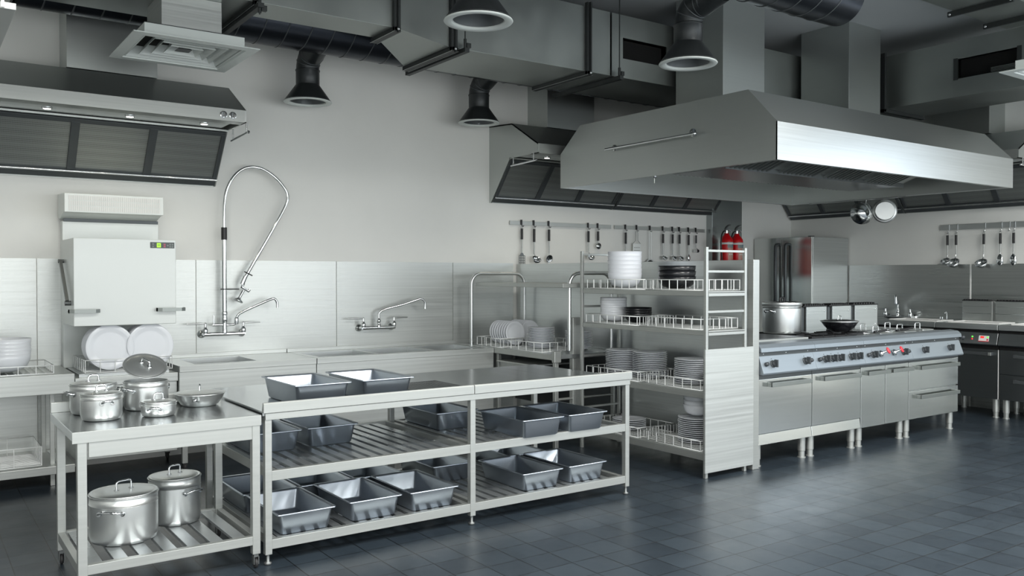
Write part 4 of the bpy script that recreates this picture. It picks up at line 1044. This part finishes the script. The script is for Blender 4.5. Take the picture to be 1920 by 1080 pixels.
# ================================================================== UTENSILS
def rail(label, loc, rot, L, hooks, black=True, hh=.042):
    t = thing('utensil_rail', label, 'rail', loc, rot)
    obj('bar', MB().box(0, -.010, -hh/2, L, 0, hh/2), 'satin' if black else 'steel', t, .001)
    for hx in hooks:
        m = MB()
        if black:
            m.box(hx-.010, -.020, -.018, hx+.010, -.008, .035).tube([(hx+.004, -.015, -.015), (hx+.005, -.020, -.03), (hx+.012, -.03, -.038), (hx+.018, -.035, -.028)], .004, 6)
            obj('hook', m, 'black', t)
        else:
            m.tube([(hx, -.004, .035), (hx, -.016, .03), (hx, -.018, -.06), (hx, -.026, -.075), (hx, -.038, -.07), (hx, -.042, -.055)], .004, 8)
            obj('hook', m, 'chrome', t)
    return t
RA0, RA1 = 5.249, 8.249
hk = [5.395, 5.558, 5.761, 6.324, 6.467]
hk2 = [6.893, 7.071, 7.288, 7.502, 7.666, 7.785, 7.945, 8.078]
rail('steel utensil rail with black hooks, left one on the back wall', (5.249, 7.488, 2.063), 0, 1.43, [x-5.249 for x in hk])
rail('steel utensil rail with black hooks, right one on the back wall', (6.73, 7.488, 2.063), 0, 1.52, [x-6.73 for x in hk2])
hk3 = [5.288, 5.188, 4.875, 4.695, 4.611, 4.555]
rail('plain steel utensil rail with chrome hooks on the right wall', (9.99, 5.395, 2.065), -90, 1.6, [5.395-v for v in hk3], False, .062)
def head(kind):
    """head mesh, origin at shaft end (top), hanging down -z, room towards -y"""
    m = MB()
    if kind == 'slotted_turner':
        m.prism([(-.028, -.03), (.028, -.03), (.012, 0), (-.012, 0)], 'y', -.003, 0)
        for i in range(5): x = -.040+i*.0185; m.box(x, -.004, -.125, x+.006, -.001, -.03)
        for z in (-.03, -.055, -.08, -.105, -.125): m.box(-.040, -.004, z-.003, .040, -.001, z+.003)
    elif kind == 'ladle':
        m.tube([(0,0,.03), (0,-.004,0), (0,-.012,-.015)], .004, 8)
        m.lathe([(.001, -.045), (.022, -.040), (.040, -.022), (.047, 0), (.044, 0), (.036, -.022), (.001, -.040)], (0, -.045, -.045), 24, (0, -.62, .78))
    elif kind == 'skimmer':
        m.tube([(0,0,.03), (0,-.006,0)], .003, 8)
        m.lathe([(.001, .010), (.030, .008), (.048, 0), (.050, 0), (.031, .005), (.001, .007)], (0, -.008, -.045), 24, (0, 1, .25))
    elif kind == 'spoon':
        m.tube([(0,0,.03), (0,-.004,0)], .004, 8)
        lo = []
        for (z, w, d) in ((0, .006, .002), (-.015, .018, .006), (-.04, .028, .011), (-.07, .028, .011), (-.09, .018, .007), (-.10, .004, .002)):
            lo.append([(w*math.cos(a), -.006-d*abs(math.sin(a)) if math.sin(a) < 0 else -.006-d*.75*math.sin(a)*-.0-.001*0, z) for a in [2*math.pi*k/12 for k in range(12)]])
        m.loft(lo, True, True)
    elif kind == 'round_skimmer':
        m.lathe([(.036, 0), (.036, .004), (.001, .006)], (0, -.008, -.04), 24, (0, -1, 0)).lathe([(.036, 0), (.001, -.002)], (0, -.008, -.04), 24, (0, -1, 0))
    return m
def utensil(kind, label, loc, rot, blen, slen, hmat='chrome', k='ladle', scale=1.0):
    t = thing(kind, label, k, loc, rot, None)
    obj('grip', MB().cyl((0, -.024, -.05), (0, -.024, -.05-blen), .0135, 12), 'black', t)
    obj('shaft', MB().cyl((0, -.024, -.05-blen), (0, -.024, -.05-blen-slen), .008, 8), 'satin', t)
    obj('hanging_ring', MB().tube(arc((0, -.024, -.040), .011, 0, 330, 10, (1,0,0), (0,0,1)), .003, 6), 'satin', t)
    hd = head({'slotted_turner': 'slotted_turner', 'soup_ladle': 'ladle', 'small_ladle': 'ladle', 'skimmer': 'skimmer', 'serving_spoon': 'spoon', 'round_strainer': 'round_skimmer'}[kind])
    hd.xf(Matrix.Translation((0, -.024, -.05-blen-slen)) @ Matrix.Scale(scale, 4))
    obj('head', hd, hmat, t)
    return t
zr = 2.063-.01
UB = [('slotted_turner', 5.395, .115, .145, 'slotted turner with black grip, leftmost on the left wall rail', 'turner', 1),
      ('soup_ladle', 5.558, .140, .13, 'ladle with black grip, second from left on the left wall rail', 'ladle', 1.1),
      ('skimmer', 5.761, .125, .155, 'thin wire skimmer, third from left on the left wall rail', 'skimmer', .9),
      ('soup_ladle', 6.324, .125, .115, 'ladle with black grip hanging behind the shelving unit post', 'ladle', 1.0),
      ('round_strainer', 6.467, .105, .02, 'short round strainer at the right end of the left wall rail', 'strainer', 1.0),
      ('serving_spoon', 6.893, .130, .10, 'spoon with black grip, leftmost on the right wall rail', 'spoon', 1.0),
      ('small_ladle', 7.502, .110, .14, 'small ladle right of the black pan on the right wall rail', 'ladle', .75),
      ('small_ladle', 7.666, .110, .14, 'small ladle, second of three slim ones on the right wall rail', 'ladle', .75),
      ('small_ladle', 7.785, .110, .14, 'small ladle, third of three slim ones on the right wall rail', 'ladle', .75),
      ('serving_spoon', 7.945, .125, .115, 'spoon with black grip, second last on the right wall rail', 'spoon', .8)]
for (kind, x, bl, sl, lb, ct, sc) in UB:
    utensil(kind, lb, (x, 7.488, zr), 0, bl, sl, 'grey_metal' if kind == 'slotted_turner' else 'chrome', ct, sc)
t = thing('box_grater', 'flat steel grater with a wire handle on the right wall rail', 'grater', (7.071, 7.488, zr))
obj('handle', MB().tube([(-.008, -.02, -.03), (-.02, -.02, -.05), (-.02, -.02, -.14), (-.06, -.02, -.175)], .004, 8).tube([(.008, -.02, -.03), (.02, -.02, -.05), (.02, -.02, -.14), (.06, -.02, -.175)], .004, 8), 'satin', t)
g = MB().box(-.062, -.024, -.42, .062, -.018, -.175)
obj('plate', g, 'wire_white', t, .002)
h = MB()
for r_ in range(3):
    for i in range(6): h.box(-.045+i*.016, -.026, -.225-r_*.035, -.037+i*.016, -.0235, -.218-r_*.035)
obj('holes', h, 'grey_metal', t)
t = thing('long_handled_pan', 'small black pan with long double wire handle on the right wall rail', 'pan', (7.288, 7.488, zr))
obj('handle', MB().cyl((-.016, -.02, -.03), (-.016, -.02, -.36), .005, 8).cyl((.016, -.02, -.03), (.016, -.02, -.36), .005, 8).tube(arc((0, -.02, -.03), .016, 0, 180, 8, (1,0,0), (0,0,1)), .004, 6), 'wire_white', t)
obj('rim', MB().lathe([(.070, 0), (.078, .006), (.078, .012), (.062, .014)], (0, -.012, -.43), 28, (0,-1,0)), 'wire_white', t)
obj('inside', MB().lathe([(.064, .013), (.05, .008), (.001, .008)], (0, -.012, -.43), 28, (0,-1,0)), 'black', t)
t = thing('can_opener', 'short black and white rotary tool at the right end of the right wall rail', 'opener', (8.078, 7.488, zr))
obj('grip', MB().cyl((0, -.024, -.05), (0, -.024, -.15), .0105, 12), 'black', t)
obj('shaft', MB().cyl((0, -.024, -.15), (0, -.024, -.21), .006, 8).tube([(0, -.024, -.20), (.02, -.024, -.215), (.035, -.024, -.24)], .004, 8), 'satin', t)
obj('roller', MB().cyl((-.035, -.024, -.245), (.0, -.024, -.245), .020, 14), 'wire_white', t)
obj('roller_cap', MB().cyl((.001, -.024, -.245), (.036, -.024, -.245), .020, 14), 'black', t)
for (y, kind, lb, ct, sc, sl) in ((5.288, 'soup_ladle', 'ladle with black grip, leftmost on the plain right wall rail', 'ladle', 1.15, .13),
     (5.188, 'soup_ladle', 'big round ladle with black grip, second on the plain right wall rail', 'ladle', 1.5, .13),
     (4.875, 'soup_ladle', 'ladle with black grip alone in the middle of the plain rail', 'ladle', 1.45, .14),
     (4.695, 'serving_spoon', 'serving spoon with black grip left of the empty hook', 'spoon', 1.3, .115),
     (4.555, 'serving_spoon', 'serving spoon with black grip at the right picture edge', 'spoon', 1.3, .115)):
    u = utensil(kind, lb, (9.972, y, 2.065-.045), -90, .115, sl, 'chrome', ct, sc)

# ================================================================== FIRE EXTINGUISHERS
def extinguisher(label, x, y):
    t = thing('fire_extinguisher', label, 'fire extinguisher', (x, y, 1.50), group='red fire extinguishers')
    r = .078
    obj('cylinder', MB().lathe([(.001, 0), (r-.01, 0), (r, .012), (r, .43), (r-.006, .455), (r*.62, .488), (.032, .505), (.030, .525), (.001, .525)], (0,0,0), 32), 'red', t)
    def patch(z0, z1, a0, a1, rr):
        m = MB(); n = 10
        for i in range(n):
            b0 = R(a0+(a1-a0)*i/n); b1 = R(a0+(a1-a0)*(i+1)/n)
            m.quad((rr*math.cos(b0), rr*math.sin(b0), z0), (rr*math.cos(b1), rr*math.sin(b1), z0), (rr*math.cos(b1), rr*math.sin(b1), z1), (rr*math.cos(b0), rr*math.sin(b0), z1))
        return m
    obj('label_body', patch(.06, .345, -125, -50, r+.0008), 'label_tan', t)
    obj('label_header', patch(.345, .415, -130, -45, r+.0012), 'label_grey', t)
    ln = MB()
    for i in range(9): ln.merge(patch(.10+i*.014, .104+i*.014, -95, -58, r+.0016))
    obj('label_lines', ln, 'red', t)
    obj('label_mark', patch(.365, .398, -78, -55, r+.0018), 'label_blue', t)
    tx = MB()
    for i in range(4): tx.merge(patch(.255, .272, -115+i*13, -108+i*13, r+.0016))
    obj('label_text', tx, 'label_ink', t)
    obj('strap', MB().lathe([(r+.002, .385), (r+.004, .387), (r+.004, .408), (r+.002, .41)], (0,0,0), 32).box(-r-.022, .0, .385, -r+.01, .012, .41), 'frame_white', t)
    obj('valve', MB().cyl((0,0,.52), (0,0,.56), .018, 12).cyl((-.03,0,.548), (.03,0,.548), .011, 10), 'chrome', t)
    obj('lever', MB().tube([(-.03, 0, .57), (-.005, 0, .60), (.03, 0, .625), (.075, 0, .632)], [.012, .014, .009, .004], 8), 'grey_metal', t)
    obj('carry_handle', MB().tube([(.0, 0, .565), (.04, 0, .575), (.08, 0, .55), (.085, 0, .54)], .006, 8), 'chrome', t)
    obj('hose', MB().tube(smooth([(-.02, 0, .55), (-.06, 0, .55), (-.10, -.005, .50), (-.115, -.01, .40), (-.105, -.012, .28), (-.09, -.01, .18)], 2), .009, 10), 'black', t)
    return t
extinguisher('red fire extinguisher on the steel pillar, left one', 8.335, 7.20)
extinguisher('red fire extinguisher on the steel pillar, right one', 8.525, 7.20)
obj_ = obj('extinguisher_bracket', MB().box(8.30, 7.28, 1.47, 8.62, 7.40, 1.495).box(8.30, 7.12, 1.485, 8.62, 7.30, 1.498), 'grey_metal')
tag(obj_, 'grey steel bracket shelf carrying the two fire extinguishers on the pillar', 'bracket')

# ================================================================== DUCTS
def spiral_duct(label, x0, x1, y, z, r, ztop=ZC, pitch=.185):
    t = thing('round_duct', label, 'duct', ((x0+x1)/2, y, z-r), world=True)
    obj('tube', MB().lathe([(r, x0), (r, x1)], (0, y, z), 48, (1,0,0)).lathe([(r, x1), (r-.02, x1), (.001, x1)], (0, y, z), 48, (1,0,0)), 'black_duct', t)
    m = MB(); turn = .10; x = x0 + .03
    n = 40
    while x < x1-.12:
        pts = [(x+turn*0.0 + .05*math.sin(2*math.pi*i/n), y + r*math.cos(2*math.pi*i/n), z + r*math.sin(2*math.pi*i/n)) for i in range(n)]
        m.tube(pts, .005, 5, True); x += pitch
    obj('seam', m, 'cookgrey', t)
    obj('hanger_strap', MB().lathe([(r+.001, -.015), (r+.004, -.013), (r+.004, .013), (r+.001, .015)], (x0+1.3, y, z), 40, (1,0,0)), 'duct_dark', t)
    hr = MB()
    for hx in (x0+1.3, x1-.8): hr.cyl((hx, y, z+r), (hx, y, ztop), .005, 6)
    obj('hanger_rod', hr, 'grey_metal', t)
    return t
spiral_duct('black spiral round duct along the back wall under the ceiling', .62, 7.4, 6.72, 3.535, .205)
spiral_duct('black spiral round duct nearer the viewer, ending above the island hood', -3.5, 5.63, 3.80, 3.54, .205, 3.79)
def horn(label, x, y, side_y):
    """trumpet outlet: mouth at z=3.0, neck, elbow, short branch towards the round duct (towards -y or +y)"""
    t = thing('duct_horn', label, 'air outlet', (x, y, 2.995), group='trumpet-shaped air outlets')
    obj('cone', MB().lathe([(.198, .004), (.196, .012), (.105, .140), (.100, .146)], (0,0,0), 40), 'horn_black', t)
    obj('inner_cone', MB().lathe([(.150, .010), (.095, .130), (.001, .135)], (0,0,0), 40), 'cookgrey', t)
    obj('rim', MB().lathe([(.203, .004), (.205, .0), (.200, -.006), (.160, -.004), (.150, .010), (.160, .012), (.198, .012)], (0,0,0), 40), 'diffuser_white', t)
    obj('neck', MB().lathe([(.100, .140), (.100, .262), (.104, .264), (.104, .274), (.100, .276)], (0,0,0), 32), 'horn_black', t)
    s = -1 if side_y < y else 1
    k = .13
    pts = [(0, 0, .27)] + arc((0, s*k, .27+.0), k, 180, 90, 6, (0,s,0), (0,0,1)) + [(0, side_y-y, .27+k+.05)]
    obj('elbow', MB().tube(pts, .098, 24), 'horn_black', t)
    rg = MB()
    for q in (2, 4, 6):
        a = R(180-15*q)
        c_ = Vector((0, s*k, .27)) + Vector((0, s, 0))*k*math.cos(a) + Vector((0,0,1))*k*math.sin(a)
        tn = Vector((0, -s*math.sin(a), math.cos(a)))
        rg.lathe([(.099, -.004), (.1025, 0), (.099, .004)], c_, 28, tuple(tn))
    rg.lathe([(.099, -.008), (.112, 0), (.099, .008)], (0, (side_y-y)*.55, .27+k+.025), 28, (0,1,0))
    obj('joint_rings', rg, 'cookgrey', t)
    return t
horn('black trumpet air outlet on the back duct, the left one', 2.854, 7.10, 6.86)
horn('black trumpet air outlet on the back duct, beside the second wall hood', 4.612, 7.10, 6.86)
horn('black trumpet air outlet at the top middle, cut by the picture edge', 2.77, 4.27, 3.97)
horn('black trumpet air outlet just left of the island hood', 4.532, 4.27, 3.97)

# rectangular galvanised ducts
t = thing('rectangular_duct', 'long galvanised rectangular duct with flanges running under the ceiling', 'duct', (3.8, 6.0, 3.24), world=True)
Z1, ZT = 3.24, 3.79
obj('section', MB().box(.2, 5.65, 3.31, 1.90, 6.42, ZT), 'galv', t, .002)
obj('section', MB().box(1.93, 5.65, 3.31, 2.93, 5.98, ZT), 'galv', t, .002)
tr = MB()
a = [(2.96, 5.65, 3.31), (2.96, 5.98, 3.31), (2.96, 5.98, ZT), (2.96, 5.65, ZT)]
b = [(3.40, 5.65, Z1), (3.40, 6.38, Z1), (3.40, 6.38, ZT), (3.40, 5.65, ZT)]
tr.loft([a, b], True, True, smooth=False)
obj('transition', tr, 'galv', t)
obj('section', MB().box(3.46, 5.65, Z1, 5.03, 6.38, ZT), 'galv', t, .002)
VX0, VX1, VZ0, VZ1 = 5.179, 5.718, 3.410, 3.592
sec = MB()
sec.box(5.05, 5.65, Z1, 5.76, 5.66, VZ0).box(5.05, 5.65, VZ1, 5.76, 5.66, ZT).box(5.05, 5.65, VZ0, VX0, 5.66, VZ1).box(VX1, 5.65, VZ0, 5.76, 5.66, VZ1)
sec.box(5.05, 5.66, Z1, 7.9, 6.38, Z1+.01).box(5.05, 5.66, ZT-.01, 7.9, 6.38, ZT).box(5.05, 6.37, Z1, 7.9, 6.38, ZT).box(5.76, 5.65, Z1, 7.9, 5.66, ZT).box(7.89, 5.65, Z1, 7.9, 6.38, ZT)
obj('section', sec, 'galv', t)
obj('vent_shade', MB().box(VX0, 5.72, VZ0, VX1, 5.73, VZ1), 'deep_shade', t)  # black sheet painted in for the unlit inside of the duct
for (fx, fy1, fz) in ((1.915, 6.42, 3.31), (2.945, 5.98, 3.31), (3.43, 6.38, Z1), (4.77, 6.38, Z1)):
    m = MB().box(fx-.026, 5.615, fz-.03, fx+.026, 5.65, ZT+.03).box(fx-.026, 5.615, fz-.035, fx+.026, fy1+.03, fz).box(fx-.004, 5.595, fz-.045, fx+.004, 5.62, ZT+.03)
    obj('flange', m, 'duct_dark', t, .003)
    obj('flange_lines', MB().box(fx-.031, 5.61, fz-.037, fx-.028, fy1+.03, fz-.034).box(fx+.028, 5.61, fz-.037, fx+.031, fy1+.03, fz-.034).lathe([(.012, 0), (.008, .008), (.001, .009)], (fx, 5.60, fz-.02), 10, (0,-1,0)), 'alu', t)
for hx in (1.915, 3.50, 5.075):
    obj('hanger_rod', MB().cyl((hx, 5.58, Z1-.03), (hx, 5.58, ZC), .005, 6).cyl((hx, 5.58, Z1-.02), (hx, 5.58, Z1+.06), .012, 8).box(hx+.01, 5.565, Z1-.005, hx+.045, 5.595, Z1+.03), 'duct_dark', t)
    obj('hanger_channel', MB().box(hx-.02, 5.55, Z1-.045 if hx > 2 else 3.25, hx+.02, 6.50, Z1-.012 if hx > 2 else 3.28), 'duct_dark', t)
t = thing('rectangular_duct', 'galvanised rectangular duct with a black vent slot near the right wall', 'duct', (8.75, 5.2, 3.24), world=True)
DXa, DXb = 8.39, 9.10
y0, y1 = 3.92, 5.95
va, vb, wa, wb = 3.825, 4.372, 3.415, 3.605
va = 3.92*0+4.193*.912; vb = 4.793*.912
m = MB().box(DXa, y0-.5, 3.24, DXa+.01, va, 3.785).box(DXa, vb, 3.24, DXa+.01, 5.12, 3.785).box(DXa, va, 3.24, DXa+.01, vb, wa).box(DXa, va, wb, DXa+.01, vb, 3.785)
m.box(DXa+.01, y0-.5, 3.24, DXb, 5.12, 3.25).box(DXa+.01, y0-.5, 3.775, DXb, 5.12, 3.785).box(DXb-.01, y0-.5, 3.25, DXb, 5.12, 3.775).box(DXa+.01, y0-.5, 3.25, DXb-.01, y0-.49, 3.775)
obj('section', m, 'galv', t)
obj('section', MB().loft([[(DXa, 5.16, 3.24), (DXb, 5.16, 3.24), (DXb, 5.16, 3.785), (DXa, 5.16, 3.785)], [(DXa+.18, 5.6, 3.24), (DXb+.1, 5.6, 3.24), (DXb+.1, 5.6, 3.785), (DXa+.18, 5.6, 3.785)]], True, True, False), 'galv', t)
obj('flange', MB().box(DXa-.03, 5.115, 3.20, DXa+.0, 5.165, 3.82).box(DXa-.03, 5.115, 3.205, DXb+.03, 5.165, 3.24), 'duct_dark', t, .003)
obj('vent_shade', MB().box(DXa+.06, va, wa, DXa+.07, vb, wb), 'deep_shade', t)  # black sheet stands in for the dark duct interior
obj('vent_frame', MB().box(DXa-.006, vb, wa-.01, DXa+.004, vb+.04, wb+.01).box(DXa-.006, va-.04, wa-.01, DXa+.004, va, wb+.01), 'duct_dark', t)
lv = MB()
for i in range(4): lv.box(DXa+.01, va, wa+.012+i*.012, DXa+.03, va+.24, wa+.016+i*.012)
obj('vent_louvre', lv, 'galv', t)
t = thing('rectangular_duct', 'flat galvanised duct overhead at the top right corner with dark flange bars', 'duct', (5.0, 3.65, 3.785), world=True)
obj('section', MB().box(3.0, 3.44, 3.79, 8.39, 3.92, ZC-.01), 'galv', t, .002)
for fx in (7.44, 8.06):
    obj('flange', MB().box(fx-.012, 3.42, 3.745, fx+.012, 3.965, 3.79), 'duct_dark', t, .002)
    obj('flange_bolts', MB().lathe([(.012, 0), (.010, .006), (.001, .007)], (fx-.012, 3.945, 3.765), 10, (-1,0,0)).lathe([(.012, 0), (.010, .006), (.001, .007)], (fx-.012, 3.44, 3.765), 10, (-1,0,0)), 'chrome', t)

# square ceiling diffusers
def square_diffuser(label, x0, y0, s, z, drop):
    t = thing('square_diffuser', label, 'air diffuser', (x0+s/2, y0+s/2, z), group='square air diffusers')
    h = s/2
    def ring(a, za, b, zb, th=.004):
        m = MB()
        A = [(-a,-a,za),(a,-a,za),(a,a,za),(-a,a,za)]; B = [(-b,-b,zb),(b,-b,zb),(b,b,zb),(-b,b,zb)]
        A2 = [(p[0],p[1],p[2]+th) for p in A]; B2 = [(p[0],p[1],p[2]+th) for p in B]
        m.loft([A, B], smooth=False); m.loft([B2, A2], smooth=False); m.loft([A2, A], smooth=False); m.loft([B, B2], smooth=False)
        return m
    obj('frame', ring(h, 0, h*.82, -.002, .006).merge(ring(h*.82, -.002, h*.80, .02)), 'diffuser_white', t)
    for k_ in range(4):
        b = h*(.76 - .165*k_); a = h*(.76-.165*k_-.09)
        obj('vane', ring(b, .012, a, .072, .003), 'diffuser_white', t)
    obj('core', MB().loft([[(-h*.12,-h*.12,.02),(h*.12,-h*.12,.02),(h*.12,h*.12,.02),(-h*.12,h*.12,.02)], [(-.01,-.01,.05),(.01,-.01,.05),(.01,.01,.05),(-.01,.01,.05)]], True, True, False), 'cookgrey', t)
    q = h*.80
    obj('collar', MB().box(-q, -q, .006, -q+.01, q, .085).box(q-.01, -q, .006, q, q, .085).box(-q+.01, -q, .006, q-.01, -q+.01, .085).box(-q+.01, q-.01, .006, q-.01, q, .085), 'diffuser_white', t)
    obj('collar_top', MB().box(-q, -q, .085, q, q, .09), 'duct_dark', t)
    obj('throat_shade', MB().box(-h*.77, -h*.77, .076, h*.77, h*.77, .084), 'deep_shade', t)  # black sheet paints the shade above the vanes
    dx0, dx1, dy0, dy1, zt = drop
    obj('drop_duct', MB().box(dx0-x0-h, dy0-y0-h, .09, dx1-x0-h, dy1-y0-h, zt-z), 'clad', t, .002)
    return t
square_diffuser('white square louvred air diffuser on a steel drop duct, top left', 1.16, 5.66, .785, 3.0, (1.355, 1.735, 5.80, 6.20, 3.31))
square_diffuser('white square louvred air diffuser at the right edge under the ceiling', 6.632, 2.36, .79, 3.0, (6.85, 7.2, 2.6, 3.0, ZC))
# corner of a suspended canopy at the top left picture corner
t = thing('suspended_canopy', 'pale steel canopy panel cutting into the top left picture corner', 'canopy', (-.6, 3.9, 2.35), world=True)
obj('panel', MB().box(-1.5, 3.18, 2.35, .30, 4.6, 2.372), 'satin', t, .002)
obj('top_box', MB().box(-1.5, 3.4, 2.372, .05, 4.4, 2.60), 'hoodsteel', t, .02)
hr = MB()
for (x, y) in ((-.05, 3.3), (-1.3, 3.3), (-.05, 4.45), (-1.3, 4.45)): hr.cyl((x, y, 2.37), (x, y, ZC), .006, 6)
obj('hanger_rod', hr, 'grey_metal', t)
obj('clip', MB().lathe([(.006, 0), (.006, .015), (.003, .03), (.001, .032)], (.262, 3.175, 2.352), 10), 'frame_white', t)

for i, (px_, py_) in enumerate(PANELS):
    t = thing('ceiling_light', 'flat white ceiling light panel, %s from the left in the %s row above the viewer' % (ORD[i % 4], 'outer' if i < 4 else 'inner'), 'ceiling light', (px_, py_, 3.87), group='ceiling light panels')
    obj('housing', MB().box(-.74, -.29, .0, .74, .29, .125), 'frame_white', t, .003)
